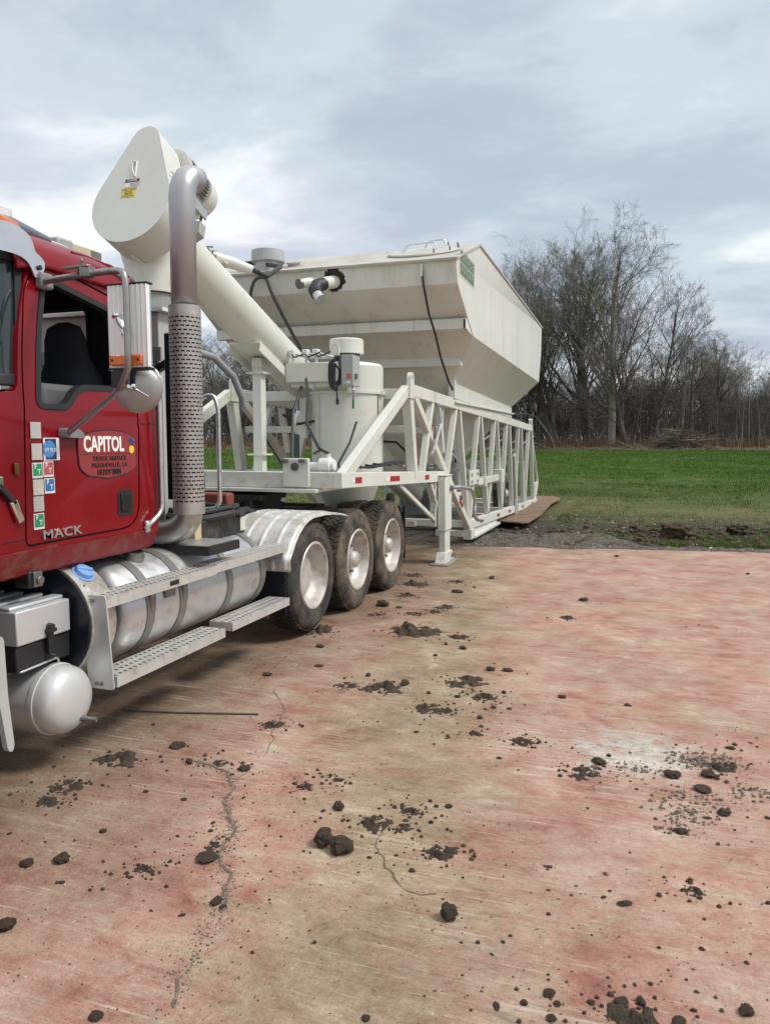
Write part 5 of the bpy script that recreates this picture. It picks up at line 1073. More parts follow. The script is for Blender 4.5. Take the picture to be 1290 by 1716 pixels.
def axis_(lo, hi, fine_lo, fine_hi, step):
    a = list(np.arange(fine_lo, fine_hi, step)); g = step
    x = fine_hi
    while x < hi: a.append(x); g *= 1.22; x += g
    a.append(hi); x = fine_lo; g = step; pre = []
    while x > lo: g *= 1.22; x -= g; pre.append(max(x, lo))
    return sorted(set([round(float(v), 3) for v in pre + a]))
gx = axis_(-700, 700, -12, 12, .3); gy = axis_(-300, 900, 12, 30, .3)
gv_ = [(x, y, (-.14 if y < edge(max(-40, min(30, x))) - .25 and -40 < x < 30 and y > -14 else terr(x, y))) for y in gy for x in gx]; nx_ = len(gx)
gf = [(j * nx_ + i, j * nx_ + i + 1, (j + 1) * nx_ + i + 1, (j + 1) * nx_ + i) for j in range(len(gy) - 1) for i in range(nx_ - 1)]
ter = MB().add(gv_, gf).build('ground', TURF, None, smooth=180, fix=False); ter['kind'] = 'structure'
# churned soil strip behind the slab
SOIL = mat('churned_soil', (.060, .048, .035), .95, 0, .55, 3, c2=(.20, .18, .15), c2t=(.48, .62), c2scale=22, bump=1.0, bscale=40)
CLODM = mat('dark_mud', (.060, .041, .026), .92, 0, .4, 18, c2=(.15, .11, .072), c2t=(.5, .72), c2scale=25, bump=.9, bscale=70)
CLODG = mat('grey_mud', (.20, .17, .135), .95, 0, .4, 18, bump=.9, bscale=70)
def soilfn(u, v):
    x = -9 + 9.6 * u; y0 = edge(x) + .01; y1 = y0 + 2.0 + 1.6 * (1 - u) + .8 * mnoise.noise((x * .6, 9, 1)) + (8 if False else 0)
    if u > .86: y1 = y0 + (y1 - y0) * max(.02, (1 - u) / .14)
    y = y0 + (y1 - y0) * v
    h = .045 + .06 * abs(mnoise.noise((x * 2.2, y * 2.2, 1))) + .05 * mnoise.noise((x * 6, y * 6, 2))
    return (x, y, terr(x, y) + h * math.sin(math.pi * min(1, max(0, v * .98 + .01))) ** .6 * min(1, (1 - u) * 9) - .01)
so_ = MB().grid(150, 50, soilfn).build('soil_strip', SOIL, None, smooth=180, fix=False); so_['kind'] = 'structure'
def ragged(u, v):
    x = -9 + 17 * u; e = edge(x); a = -.06 - .20 * max(0, mnoise.noise((x * 1.3, 3, 1))) - .10 * abs(mnoise.noise((x * 5, 3, 4))); y = e + a + (.42 - a) * v
    h = (.012 + .055 * abs(mnoise.noise((x * 3.5, y * 3.5, 1))) + .03 * mnoise.noise((x * 11, y * 11, 2))) * math.sin(math.pi * min(1, v * 1.02)) 
    return (x, y, .001 + h - .07 * max(0, v - .55))
rg = MB().grid(420, 14, ragged).build('soil_spill', SOIL, None, smooth=180, fix=False); rg['kind'] = 'structure'
# brown board under the tail of the trailer
bdp = [(-2.22, 15.9), (-2.35, 15.7), (-3.4, 16.2), (-4.4, 20.0), (-4.2, 23.6), (-2.6, 23.8), (-2.30, 23.2), (-2.30, 20.6), (-2.22, 18.0)]
bz = .09
tag(MB().prism(list(reversed(bdp)), lambda a, b, t: (a, b, bz + t + .02 * math.sin(a * 3 + b)), -.015, .015).build('ground_board', PLYB, None, .004), 'flat brown board lying on the soil under the tail of the silo trailer', 'board')

# --- clods of mud
def clod_mesh(seed, flat=1.0, rough_=.35, sub=3):
    bm = bmesh.new(); bmesh.ops.create_icosphere(bm, subdivisions=sub, radius=.5)
    o = Vector((seed * 3.7, seed * 1.3, seed * 7.1))
    for v in bm.verts:
        p = v.co.copy(); n_ = mnoise.noise(p * 2.6 + o) * rough_ + mnoise.noise(p * 6.5 + o) * rough_ * .45 + mnoise.noise(p * 16 + o) * rough_ * .2
        cell = mnoise.cell(p * 3.1 + o) * .14
        v.co = p * (1 + n_ + cell); v.co.z *= flat
    z0 = min(v.co.z for v in bm.verts)
    for v in bm.verts: v.co.z = max(v.co.z - z0 - .10 * flat, 0.0)
    me = bpy.data.meshes.new('clod'); bm.to_mesh(me); bm.free()
    me.polygons.foreach_set('use_smooth', [True] * len(me.polygons)); me.set_sharp_from_angle(angle=R(28))
    me.materials.append(CLODM); return me
CM = [clod_mesh(i, .8) for i in range(1, 9)]; SM = []
def smear_mesh(seed):
    """a trodden heap of crumbled mud as one lumpy relief that sinks below the slab at its ragged rim"""
    n = 64; o = Vector((seed * 9.1, seed * 4.3, 0)); vs = []
    for j in range(n):
        for i in range(n):
            x, y = (i / (n - 1) - .5) * 1.5, (j / (n - 1) - .5) * 1.5; p = Vector((x, y, 0)) + o
            core = math.exp(-(x * x * (3.2 + seed % 3) + y * y * 6.5)) 
            lump = .5 + .75 * mnoise.noise(p * 3.2) + .45 * mnoise.noise(p * 8) + .22 * abs(mnoise.noise(p * 17)) + .10 * mnoise.cell(p * 12)
            h = core * lump - .30 + .10 * mnoise.noise(p * 13) * core
            edge_ = max(abs(x), abs(y)) / .75
            vs.append((x, y, min(.42, h * .55) if edge_ < .97 else -.2))
    me = bpy.data.meshes.new('smear'); me.from_pydata(vs, [], [(j * n + i, j * n + i + 1, (j + 1) * n + i + 1, (j + 1) * n + i) for j in range(n - 1) for i in range(n - 1)])
    me.materials.append(CLODM); return me
SM = [smear_mesh(i) for i in range(6)]
BIG = ['fist sized dark mud clod leaning against a rounder clod, left of the pair', 'rounder and larger mud clod of the close pair in the foreground lane', 'lone pointed mud clod standing upright in the near foreground',
       'crumbly black clod on the left foreground concrete', 'flat dark clod touching the left edge of the pale crack', 'rounded clod beside the top end of the pale crack', 'brown clod at the far left edge of the slab', 'small furry looking clod at the lower left corner']
PEND = []
for i, (x, y, wd) in enumerate(CLODS):
    me = CM[i % 8] if i >= 3 else CM[(0, 3, 5)[i]]
    o = bpy.data.objects.new('mud_clod', me); col.objects.link(o)
    o.location = (x, y, -.002); sz = wd * .82
    o.scale = (sz * random.uniform(.95, 1.2), sz * (random.uniform(.6, 1.05) if i > 7 else random.uniform(.9, 1.1)), sz * random.uniform(.32, .65) * (1.95 if i in (0, 1, 2, 6) else 1)); o.rotation_euler = (0, 0, random.uniform(0, 6.28))
    if i < len(BIG): tag(o, BIG[i], 'mud clod', 'mud clods on the concrete')
    else: PEND.append((o, 'palm sized dark mud lump' if wd > .05 else 'small dark mud crumb', x, y, 'mud clod', 'mud clods on the concrete'))
for i, (x, y, wd) in enumerate(SMEARS):
    o = bpy.data.objects.new('mud_patch', SM[i % 6]); col.objects.link(o)
    o.location = (x, y, .001); s = wd * 1.15; o.scale = (s * 1.25, s * 1.4, s * .48); o.rotation_euler = (0, 0, random.choice((0, math.pi)) + R(18) + random.uniform(-.35, .35))
    if wd > .32: tag(o, 'wide pile of broken dark mud shed beside the rear truck wheels', 'mud patch', 'trodden mud patches')
    elif i == 33: tag(o, 'thick heap of black mud at the lower edge, right of centre', 'mud patch', 'trodden mud patches')
    else: PEND.append((o, 'trodden patch of crumbled mud', x, y, 'mud patch', 'trodden mud patches'))
def zone(x, y):
    u = math.atan2(x, y) + R(18.56)
    if y > 8.3: return 'on the far slab'
    if y > 5.6: return 'beside the rear truck wheels' if x < -1.2 else 'on the open slab behind'
    if y > 4.6: return 'in the brown wheel lane' if x < -.5 else 'left of the white scraped patch' if x < .1 else 'beyond the white scraped patch'
    if y > 3.3: return 'near the truck steps' if u < -.33 else 'by the pale crack' if u < -.14 else 'before the mid slab lane' if u < .13 else 'at the white scraped patch'
    if y > 2.5: return 'at the left edge' if u < -.33 else 'left of the paired clods' if u < -.1 else 'right of the paired clods' if u < .2 else 'on the right foreground'
    return 'in the lower left corner' if u < -.1 else 'at the lower middle edge' if u < .2 else 'in the lower right corner'
ORD = ['nearest', 'second nearest', 'third nearest', 'fourth nearest', 'fifth nearest', 'sixth nearest', 'seventh nearest', 'eighth nearest', 'ninth nearest', 'tenth nearest', 'eleventh nearest', 'twelfth nearest', 'thirteenth nearest', 'fourteenth nearest', 'fifteenth nearest']
byz = {}
for q in PEND: byz.setdefault((q[1], zone(q[2], q[3])), []).append(q)
for (what, zn), qs in byz.items():
    qs.sort(key=lambda q: math.hypot(q[2], q[3]))
    for k_, q in enumerate(qs):
        tag(q[0], what + ' ' + zn + ('' if len(qs) == 1 else ', ' + ORD[min(k_, 14)] + ' there'), q[4], q[5])
# loose crumbs and grit, uncountable
def crumbs(n, m, name, lo, hi, centres, spread, h=.7, uniform=0.0, power=4):
    C_ = np.array(centres); ci = rng.integers(0, len(C_), n); un = rng.random(n) < uniform
    d = 1.8 + 10.2 * rng.random(n) ** 1.5; az = -R(18.56) + rng.uniform(-.48, .48, n)
    X = np.where(un, d * np.sin(az), C_[ci, 0] + rng.normal(size=n) * spread * 1.4); Y = np.where(un, d * np.cos(az), C_[ci, 1] + rng.normal(size=n) * spread)
    S = lo + (hi - lo) * rng.random(n) ** power; V = []; F = []
    for i in range(n):
        x, y, s = X[i], min(Y[i], edge(X[i]) - .1), S[i]; a = rng.uniform(0, 6.28); k = len(V); r_ = s * rng.uniform(.55, 1.25, 10); e = rng.uniform(.6, 1.0)
        for j in range(5): t = a + j * 1.2566; V.append((x + r_[j] * math.cos(t), y + r_[j] * e * math.sin(t), -.001))
        for j in range(5): t = a + j * 1.2566 + .4; V.append((x + r_[5 + j] * .62 * math.cos(t), y + r_[5 + j] * .62 * e * math.sin(t), s * h * (.5 + .6 * r_[j] / s)))
        F += [(k + j, k + (j + 1) % 5, k + 5 + (j + 1) % 5, k + 5 + j) for j in range(5)] + [(k + 5, k + 6, k + 7, k + 8, k + 9)]
    o = MB().add(V, F).build(name, m, None, smooth=0, fix=False); o['kind'] = 'stuff'; return o
cen = [(x, y) for x, y, _ in CLODS + SMEARS]
GRITC = [(.27, 4.45), (.36, 4.40), (.465, 4.55), (.22, 4.01), (.24, 3.76), (.215, 3.63), (.22, 3.85), (.38, 3.93), (.50, 4.04), (.59, 4.14), (-.01, 4.23), (.08, 4.26), (-.19, 4.17), (.32, 4.5), (.42, 4.45)]
crumbs(2200, CLODM, 'mud_crumbs', .0015, .012, cen, .12, uniform=.08, power=5)
crumbs(2600, CLODM, 'mud_crumbs', .0015, .016, [(x + math.cos(q) * w_ * .55, y + math.sin(q) * w_ * .55) for x, y, w_ in SMEARS for q in (0, 1.2, 2.5, 3.7, 5)], .055, power=4)
crumbs(4200, mat('brown_dust_crumb', (.17, .13, .09), .95, 0, .4, 20), 'soil_crumbs', .0012, .007, cen + CRACKS[0] * 2, .25, uniform=.4, power=4)
crumbs(1900, CLODG, 'grey_grit', .0015, .014, GRITC, .05, uniform=.02)
ck = [tuple(Vector(a).lerp(Vector(b), t / 12)) for a, b in zip(CRACKS[0], CRACKS[0][1:]) for t in range(12)]
crumbs(1800, CLODG, 'grey_grit', .0015, .007, ck, .022)
crumbs(500, mat('pale_chips', (.6, .56, .5), .9, 0, .2, 20), 'pale_chips', .002, .006, cen, .5, .4, uniform=.7)
crumbs(900, CLODG, 'gravel', .008, .035, [(-3.2 + .25 * i, 12.9 + .1 * (i % 3)) for i in range(14)], .35) if False else None
# thin steel rod by the truck
tag(MB().tube([(-3.2, 4.12, .008), (-2.8, 4.20, .008), (-2.32, 4.335, .008)], .006, 8).build('steel_rod', mat('dark_rod', (.09, .07, .055), .6), None), 'thin dark metal rod lying on the slab beside the truck steps', 'rod')
EM = [clod_mesh(31, .75, .62, 4), clod_mesh(44, .6, .7, 4)]
# debris heaps in the grass
for i, (x, y, s, lab) in enumerate([(.60, 15.2, .42, 'largest dark earth mound on the grass behind the slab, right of the trailer'), (-.15, 16.3, .22, 'small dark earth lump beside the larger mound on the grass'), (1.75, 16.2, .30, 'low earth mound at the right of the grass strip'), (.2, 16.0, .18, 'tiny earth lump between two mounds on the grass')]):
    o = bpy.data.objects.new('earth_mound', EM[i % 2]); col.objects.link(o); o.location = (x, y, terr(x, y) - .03); o.scale = (s * 1.3, s, s * 1.05); o.rotation_euler = (0, 0, i * 1.3); tag(o, lab, 'earth mound', 'earth mounds on the grass')
def lumps(n, name, m, fn, lo, hi):
    M_ = MB()
    base = [v.co.copy() for v in CM[0].vertices]; 
    ico = bmesh.new(); bmesh.ops.create_icosphere(ico, subdivisions=1, radius=.5); iv = [v.co.copy() for v in ico.verts]; iff = [tuple(v.index for v in f.verts) for f in ico.faces]; ico.free()
    for i in range(n):
        x, y = fn(); s = lo + (hi - lo) * random.random() ** 2.5; z = terr(x, y); a = random.uniform(0, 6.28); ca, sa = math.cos(a), math.sin(a)
        sx__, sy__, sz__ = s * random.uniform(.7, 1.4), s * random.uniform(.7, 1.2), s * random.uniform(.5, .9)
        vs = []
        for v in iv:
            k = 1 + random.uniform(-.22, .25); px, py = v.x * sx__ * k, v.y * sy__ * k
            vs.append((x + px * ca - py * sa, y + px * sa + py * ca, z + v.z * sz__ * k + .2 * sz__))
        M_.add(vs, iff)
    o = M_.build(name, m, None, smooth=0, fix=False); o['kind'] = 'stuff'; return o
def f1():
    x = random.uniform(-8, .3); return x, edge(x) + .05 + abs(random.gauss(0, 1.2))
lumps(900, 'soil_lumps', SOIL, f1, .02, .13)
def f2():
    x = random.gauss(.9, 1.5); return x, edge(x) + .3 + abs(random.gauss(1.7, 1.3))
lumps(700, 'earth_crumbs', CLODM, f2, .03, .16)
lumps(260, 'pale_stones', mat('pale_stone', (.42, .40, .36), .9, 0, .2, 8), lambda: (random.uniform(-3, 5), random.uniform(14.2, 20)), .02, .06)
tag(MB().prism(round_poly([(1.02, 13.52), (1.12, 13.50), (1.24, 13.53), (1.2, 13.58), (1.06, 13.57)], .02), lambda a, b, t: (a, b, t + .02 * math.sin(a * 30)), .0, .02).build('scrap_of_litter', WHITE, None), 'scrap of white litter at the far edge of the slab', 'litter')

# --- grass
GR = []
def grass_mat(t, b):
    co = t.nodes.new('ShaderNodeTexCoord').outputs['Object']; n_ = nz(t, mapv(t, co, (0, 0, 0), 0, (.35, .9, 1)), .7, 7, .7, .3); n2_ = nz(t, co, 7, 3, .6)
    c = rmp(t, mth(t, 'ADD', mth(t, 'MULTIPLY', n_, .7), mth(t, 'MULTIPLY', n2_, .3)), [(.34, (.022, .060, .007)), (.44, (.045, .110, .011)), (.51, (.080, .145, .020)), (.58, (.14, .165, .045)), (.66, (.24, .21, .10))])
    t.links.new(c, b.inputs['Base Color']); b.inputs['Roughness'].default_value = .7; b.inputs['Specular IOR Level'].default_value = .2
GRASSM = pmat('grass_blades', grass_mat)
def blades(n, name, m, sampler, h0, h1, wd):
    P_ = np.array([sampler() for _ in range(n)]); a = rng.uniform(0, 6.283, n); h = rng.uniform(h0, h1, n) * np.minimum(P_[:, 2], 1.6); lean = rng.uniform(.1, .8, n); b_ = rng.uniform(0, 6.283, n)
    zz = np.array([terr(x, y) for x, y in P_[:, :2]]) - .005
    w_ = wd * P_[:, 2]
    V_ = np.zeros((n, 3, 3))
    V_[:, 0] = np.stack([P_[:, 0] - np.cos(a) * w_, P_[:, 1] - np.sin(a) * w_, zz], 1); V_[:, 1] = np.stack([P_[:, 0] + np.cos(a) * w_, P_[:, 1] + np.sin(a) * w_, zz], 1)
    V_[:, 2] = np.stack([P_[:, 0] + np.cos(b_) * h * lean, P_[:, 1] + np.sin(b_) * h * lean, zz + h], 1)
    me = bpy.data.meshes.new(name); me.vertices.add(n * 3); me.vertices.foreach_set('co', V_.reshape(-1)); me.loops.add(n * 3); me.loops.foreach_set('vertex_index', np.arange(n * 3, dtype=np.int32))
    me.polygons.add(n); me.polygons.foreach_set('loop_start', np.arange(0, n * 3, 3, dtype=np.int32)); me.update(); me.validate()
    me.materials.append(m); o = bpy.data.objects.new(name, me); col.objects.link(o); o['kind'] = 'stuff'; return o
def g_far():
    while True:
        y = 17 + 50 * random.random() ** 1.4; x = random.uniform(-.52 * y - 6, .30 * y + 2)
        if -6.3 < x < -1.9 and y < 24: continue
        g = 1.3 * mnoise.noise((x * .3, y * .25, 2)) + mnoise.noise((x * 1.3, y * 1.1, 7)) * .8 - .12 + min(.75, max(-.5, (y - 26) / 16))
        if random.random() < .35 + g: return (x, y, 1 + (y - 17) * .025)
def g_near():
    while True:
        x = random.uniform(-1.0, 6.5) if random.random() < .9 else random.uniform(-14, -6); y = edge(x) + .06 + abs(random.gauss(0, 1.1)) ** 1.0 + (random.random() * 3 if random.random() < .35 else 0)
        g = mnoise.noise((x * 1.1, y * 1.1, 12)) * 1.2 + .2 * min(2, max(-1, x - .3))
        if -.3 > x and y < edge(x) + .9: g -= .6
        if random.random() < .30 + g: return (x, y, random.choice((.6, 1, 1, 1.3)))
blades(120000, 'grass', GRASSM, g_far, .025, .075, .012)
def g_mid():
    while True:
        y = random.uniform(14, 32); x = random.uniform(-.42 * y - 3, .30 * y + 2)
        if -6.3 < x < -1.9 and y < 24: continue
        if random.random() < .4 + .8 * mnoise.noise((x * .9, y * .7, 31)) + .6 * mnoise.noise((x * .3, y * .25, 8)): return (x, y, random.choice((.7, 1, 1.2)))
blades(30000, 'dry_grass', mat('dry_grass_blades', (.17, .16, .065), .85, 0, .5, .9, c2=(.07, .10, .02), c2t=(.42, .6), c2scale=1.3), g_mid, .02, .06, .009)
blades(26000, 'grass', GRASSM, g_near, .02, .075, .006)
# ================================================================ bare winter wood
def bark(name, c, c2): return mat(name, c, .9, 0, .3, .8, c2=c2, c2t=(.48, .66), c2scale=1.5, bump=.5, bscale=6)
BARK = bark('grey_bark', (.12, .108, .092), (.22, .20, .175)); BARKD = bark('dark_bark', (.075, .066, .056), (.12, .11, .095)); TWIG = mat('twig_bark', (.14, .125, .108), .9, 0, .25, .5); TWIGG = mat('budding_twig', (.145, .135, .095), .9, 0, .3, .6)
PALEB = bark('pale_bark', (.24, .215, .18), (.12, .105, .09))
class Tree:
    def __init__(s, seed, H, spread=.45, trunks=1, fork=.3, twiggy=1.0, up=.25, rmin=.008):
        s.r = random.Random(seed); s.seg = ([], []); s.H = H; s.sp = spread; s.tw = twiggy; s.up = up; s.rmin = rmin
        for k in range(trunks):
            a = s.r.uniform(0, 6.28); off = 0 if trunks == 1 else s.r.uniform(.2, .8) * (1 + trunks * .05)
            d = Vector((math.cos(a) * (.28 if trunks > 1 else .05), math.sin(a) * (.28 if trunks > 1 else .05), 1)).normalized()
            s.trunk(Vector((off * math.cos(a), off * math.sin(a), -.15)), d, H * s.r.uniform(.86, 1.0) if k else H, (.0165 * H + .06) * (1 if trunks == 1 else .68), fork)
    def walk(s, p, d, L_, r0, r1, n, wob, up, lay):
        pts = [p.copy()]
        for i in range(n):
            d = (d + Vector((s.r.gauss(0, wob), s.r.gauss(0, wob), s.r.gauss(0, wob * .6) + up / n))).normalized()
            q = p + d * (L_ / n); ra = r0 + (r1 - r0) * i / n; rb = r0 + (r1 - r0) * (i + 1) / n
            s.seg[lay].append((p.copy(), q.copy(), ra, rb)); p = q; pts.append(q.copy())
        return pts, d
    def trunk(s, p, d, H, r0, fork):
        pts, dd = s.walk(p, d, H * .80, r0, r0 * .22, 14, .045, .12, 0)
        n = 14
        for i in range(int(n * fork), n + 1):
            t = i / n; k = 1 + (s.r.random() < .45)
            for _ in range(k):
                L_ = H * (.55 * (1 - t) + .15) * s.r.uniform(.7, 1.15)
                s.branch(pts[i], dd if i == n else (pts[min(i + 1, n)] - pts[i - 1]).normalized(), L_, max(.018, r0 * (1 - .78 * t) * .48), 1)
    def branch(s, p, axis, L_, r0, lev):
        sp = s.sp * (1.0 if lev == 1 else 1.15) * s.r.uniform(.6, 1.35); a = s.r.uniform(0, 6.28)
        u = axis.orthogonal().normalized(); v = axis.cross(u)
        d = (axis + (u * math.cos(a) + v * math.sin(a)) * math.tan(min(1.2, sp * 1.3)) + Vector((0, 0, s.up * .3))).normalized()
        n = {1: 7, 2: 5, 3: 4, 4: 3}[lev]
        pts, dd = s.walk(p, d, L_, r0, max(s.rmin * .8, r0 * .25), n, .09 + .035 * lev, s.up * (1.0 if lev == 1 else .25), 0 if lev == 1 else 1)
        if lev >= 4: return
        for i in range(3 if lev == 1 else 2 if lev == 2 else 1, n + 1):
            t = i / n
            for _ in range(int({1: 1.35, 2: 1.45, 3: 1.25}[lev] * s.tw + s.r.random())):
                s.branch(pts[i], dd if i == n else (pts[i] - pts[i - 1]).normalized(), L_ * s.r.uniform(.32, .62) * (1.15 - .45 * t), max(s.rmin, r0 * (1 - .7 * t) * .55), lev + 1)
    def arrays(s, lay):
        S = s.seg[lay]
        return np.array([(*a, *b, r0, r1) for a, b, r0, r1 in S])
def seg_mesh(name, S, sides):
    A, B, r0, r1 = S[:, 0:3], S[:, 3:6], S[:, 6], S[:, 7]; n = len(S)
    d = B - A; d /= np.linalg.norm(d, axis=1)[:, None] + 1e-9
    ref = np.where(np.abs(d[:, 2:3]) < .9, np.array([[0, 0, 1.]]), np.array([[1., 0, 0]])); u = np.cross(d, ref); u /= np.linalg.norm(u, axis=1)[:, None]; v = np.cross(d, u)
    V = np.zeros((n, 2 * sides, 3))
    for j in range(sides):
        a = 2 * math.pi * j / sides; o = u * math.cos(a) + v * math.sin(a); V[:, j] = A + o * r0[:, None]; V[:, sides + j] = B + d * (r1[:, None] * .3) + o * r1[:, None]
    F = np.array([[j, (j + 1) % sides, sides + (j + 1) % sides, sides + j] for j in range(sides)])
    idx = (np.arange(n)[:, None, None] * 2 * sides + F[None]).reshape(-1)
    me = bpy.data.meshes.new(name); me.vertices.add(n * 2 * sides); me.vertices.foreach_set('co', V.reshape(-1)); nl = len(idx)
    me.loops.add(nl); me.loops.foreach_set('vertex_index', idx.astype(np.int32)); me.polygons.add(nl // 4); me.polygons.foreach_set('loop_start', np.arange(0, nl, 4, dtype=np.int32))
    me.update(); me.validate(); me.polygons.foreach_set('use_smooth', [True] * len(me.polygons)); return me
def tree_proto(seed, H, bm_, tm_, **k):
    t = Tree(seed, H, **k); a = seg_mesh('trunk', t.arrays(0), 6); a.materials.append(bm_); b = seg_mesh('crown', t.arrays(1), 3); b.materials.append(tm_); return a, b
PT = [tree_proto(3, 23.5, PALEB, TWIG, spread=.56, fork=.30, up=.55, twiggy=1.1),
      tree_proto(8, 19.5, BARK, TWIGG, spread=.50, trunks=3, fork=.22, up=.45, twiggy=.95),
      tree_proto(15, 20.5, BARK, TWIG, spread=.52, trunks=2, fork=.25, up=.4, twiggy=1.0),
      tree_proto(21, 15, BARKD, TWIG, spread=.62, fork=.3, up=.2, twiggy=1.0),
      tree_proto(34, 11, BARKD, TWIG, spread=.55, trunks=2, fork=.2, up=.3, twiggy=.95),
      tree_proto(47, 17, BARK, TWIGG, spread=.42, trunks=2, fork=.3, up=.5, twiggy=1.0)]
def place(px, dist):          # compass bearing of a spot seen at image column px
    A = math.atan((px - 645) / 1290) - R(18.56); return dist * math.sin(A), dist * math.cos(A)
LT = ['tallest bare tree with pale trunk rising out of the wood', 'broad bare tree with several trunks fanning out, just right of the hopper', 'wide bare tree with forked trunk in the right of the main clump', 'dark bare tree standing apart at the right end of the clump', 'low dark bare tree among the thicket', 'upright bare tree with hazy budding twigs in the wood']
spots = [(1022, 70, 0, .88, 5.2), (945, 76, 1, 1.06, 1.6), (1075, 77, 2, .93, 4.1), (1155, 72, 3, .74, 1.0), (985, 80, 1, 1.1, 3.3), (1050, 83, 5, .98, .6), (905, 82, 2, .90, 2.2), (1120, 80, 5, .72, 5.0), (875, 78, 5, .8, 1.9), (1060, 70, 4, 1.1, .2),
         (1200, 88, 4, 1.15, .9), (1232, 92, 3, .66, 3.0), (1180, 90, 5, .70, 4.6), (1262, 110, 4, 1.05, 2.4), (1290, 118, 3, .7, 5.5), (1320, 105, 4, 1.1, 1.4), (1370, 110, 3, .9, 2.8), (1215, 100, 5, .62, 1.1),
         (335, 74, 5, .66, .7), (362, 78, 3, .72, 3.9), (392, 72, 4, 1.0, 2.6), (415, 76, 5, .72, 5.3), (445, 75, 3, .75, .4), (300, 76, 2, .6, 1.7), (260, 74, 4, 1.05, 4.4), (490, 76, 4, 1.0, 3.1), (540, 78, 3, .7, 2.1), (600, 76, 5, .66, 1.2), (660, 80, 4, 1.1, 5.9), (720, 77, 3, .74, .1), (770, 79, 5, .75, 3.6), (820, 76, 4, 1.12, 2.0), (855, 74, 3, .85, 4.9), (200, 78, 5, .7, 2.3), (130, 80, 3, .8, 4.2), (60, 80, 2, .6, .5), (-30, 82, 5, .8, 2.0), (-140, 84, 1, .8, 1.0), (1450, 112, 2, .7, .3), (1540, 118, 5, .9, 3.0)]
WH = {0: 'near the middle of the main clump', }
SEEN = {}
for i, (px, d, k, s, rot) in enumerate(spots):
    s *= .96
    x, y = place(px, d); z = terr(x, y)
    rel = ('seen under the auger' if px < 420 else 'behind the trailer truss' if px < 860 else 'left in the main clump' if px < 960 else 'mid main clump' if px < 1075 else 'right in the main clump' if px < 1170 else 'low wood at the right')
    lab = (LT[k] if i < 4 else ['bare tree', 'broad multi trunk bare tree', 'fork trunked bare tree', 'dark spreading bare tree', 'low dark bare tree', 'upright bare tree with hazy twigs'][k] + ', ' + rel)
    SEEN[lab] = SEEN.get(lab, 0) + 1
    if SEEN[lab] > 1: lab = ['', 'another ', 'a third ', 'a fourth ', 'a fifth '][SEEN[lab] - 1] + lab + (', farther back' if d > 76 else ', nearer the field')
    o = thing('bare_tree', lab, 'tree', (x, y, z), 'bare trees of the wood'); o.rotation_euler = (0, 0, rot); o.scale = (s, s, s)
    for nm, me in zip(('trunk', 'crown'), PT[k]):
        c = bpy.data.objects.new(nm, me); col.objects.link(c); c.parent = o
# thicket: shrubs and saplings merged, uncountable
def instances(name, protos, places, m, sides, hide_lay=(0, 1)):
    out_ = []
    for (x, y, s, rot, k) in places:
        S = protos[k].copy(); c, n_ = math.cos(rot), math.sin(rot); M_ = np.array([[c, -n_, 0], [n_, c, 0], [0, 0, 1]])
        z = terr(x, y)
        for q in (0, 3): S[:, q:q + 3] = S[:, q:q + 3] @ M_.T * s + np.array([x, y, z])
        S[:, 6:8] *= s; out_.append(S)
    me = seg_mesh(name, np.concatenate(out_), sides); me.materials.append(m); o = bpy.data.objects.new(name, me); col.objects.link(o); o['kind'] = 'stuff'; return o
shr = []
for sd, H, tk, sp_ in ((5, 4.2, 4, .5), (6, 5.5, 3, .4), (7, 3.2, 5, .6), (9, 7.0, 3, .32)):
    t = Tree(sd, H, spread=sp_, trunks=tk, fork=.12, up=.3, twiggy=.55, rmin=.016); S = np.concatenate([t.arrays(0), t.arrays(1)])
    S[:, 6:8] = np.maximum(S[:, 6:8] * .75, .012); shr.append(S[::1] if len(S) < 2600 else S[np.sort(np.random.default_rng(1).choice(len(S), 2600, replace=False))])
rt = random.Random(4); pl_ = []
for _ in range(210):
    px = rt.uniform(180, 1420); d = rt.uniform(73, 104); x, y = place(px, d); pl_.append((x, y, rt.uniform(.7, 1.25) * (1.1 if px < 1180 else .85), rt.uniform(0, 6.28), rt.choice((0, 1, 2, 3, 3))))
instances('thicket', shr, pl_, BARKD, 3)
# slender saplings
sap = []
for _ in range(240):
    px = rt.uniform(250, 1330); d = rt.uniform(70, 92); x, y = place(px, d); z = terr(x, y); h = rt.uniform(3, 9); lx, ly = rt.gauss(0, .10), rt.gauss(0, .10); r0 = rt.uniform(.02, .06); p = np.array([x, y, z])
    for i in range(5):
        q = p + np.array([lx * h / 5 + rt.gauss(0, .05), ly * h / 5 + rt.gauss(0, .05), h / 5]); sap.append((*p, *q, r0 * (1 - i / 5.5), r0 * (1 - (i + 1) / 5.5))); p = q
me = seg_mesh('saplings', np.array(sap), 4); me.materials.append(mat('sapling_bark', (.17, .155, .13), .9, 0, .4, .3)); o = bpy.data.objects.new('saplings', me); col.objects.link(o); o['kind'] = 'stuff'
# the far wood that closes the gaps: a dense mass of crossed stems and twigs, low and dark
tw_ = []
for _ in range(52000):
    px = rt.uniform(150, 1480); d = rt.uniform(92, 116); x, y = place(px, d); z = terr(x, y); h = 7.5 if px < 1190 else 5.6
    h *= 1 + .35 * mnoise.noise((px * .013, 1, 1)) + .2 * mnoise.noise((px * .05, 4, 1))
    zz = z + h * rt.random() ** 1.15; L_ = rt.uniform(.5, 1.7); v = Vector((rt.gauss(0, .5), rt.gauss(0, .5), 1 + rt.random())).normalized() * L_
    tw_.append((x, y, zz, x + v.x, y + v.y, zz + v.z, rt.uniform(.012, .04), .008))
me = seg_mesh('far_wood', np.array(tw_), 3); me.materials.append(BARKD); o = bpy.data.objects.new('far_wood', me); col.objects.link(o); o['kind'] = 'stuff'
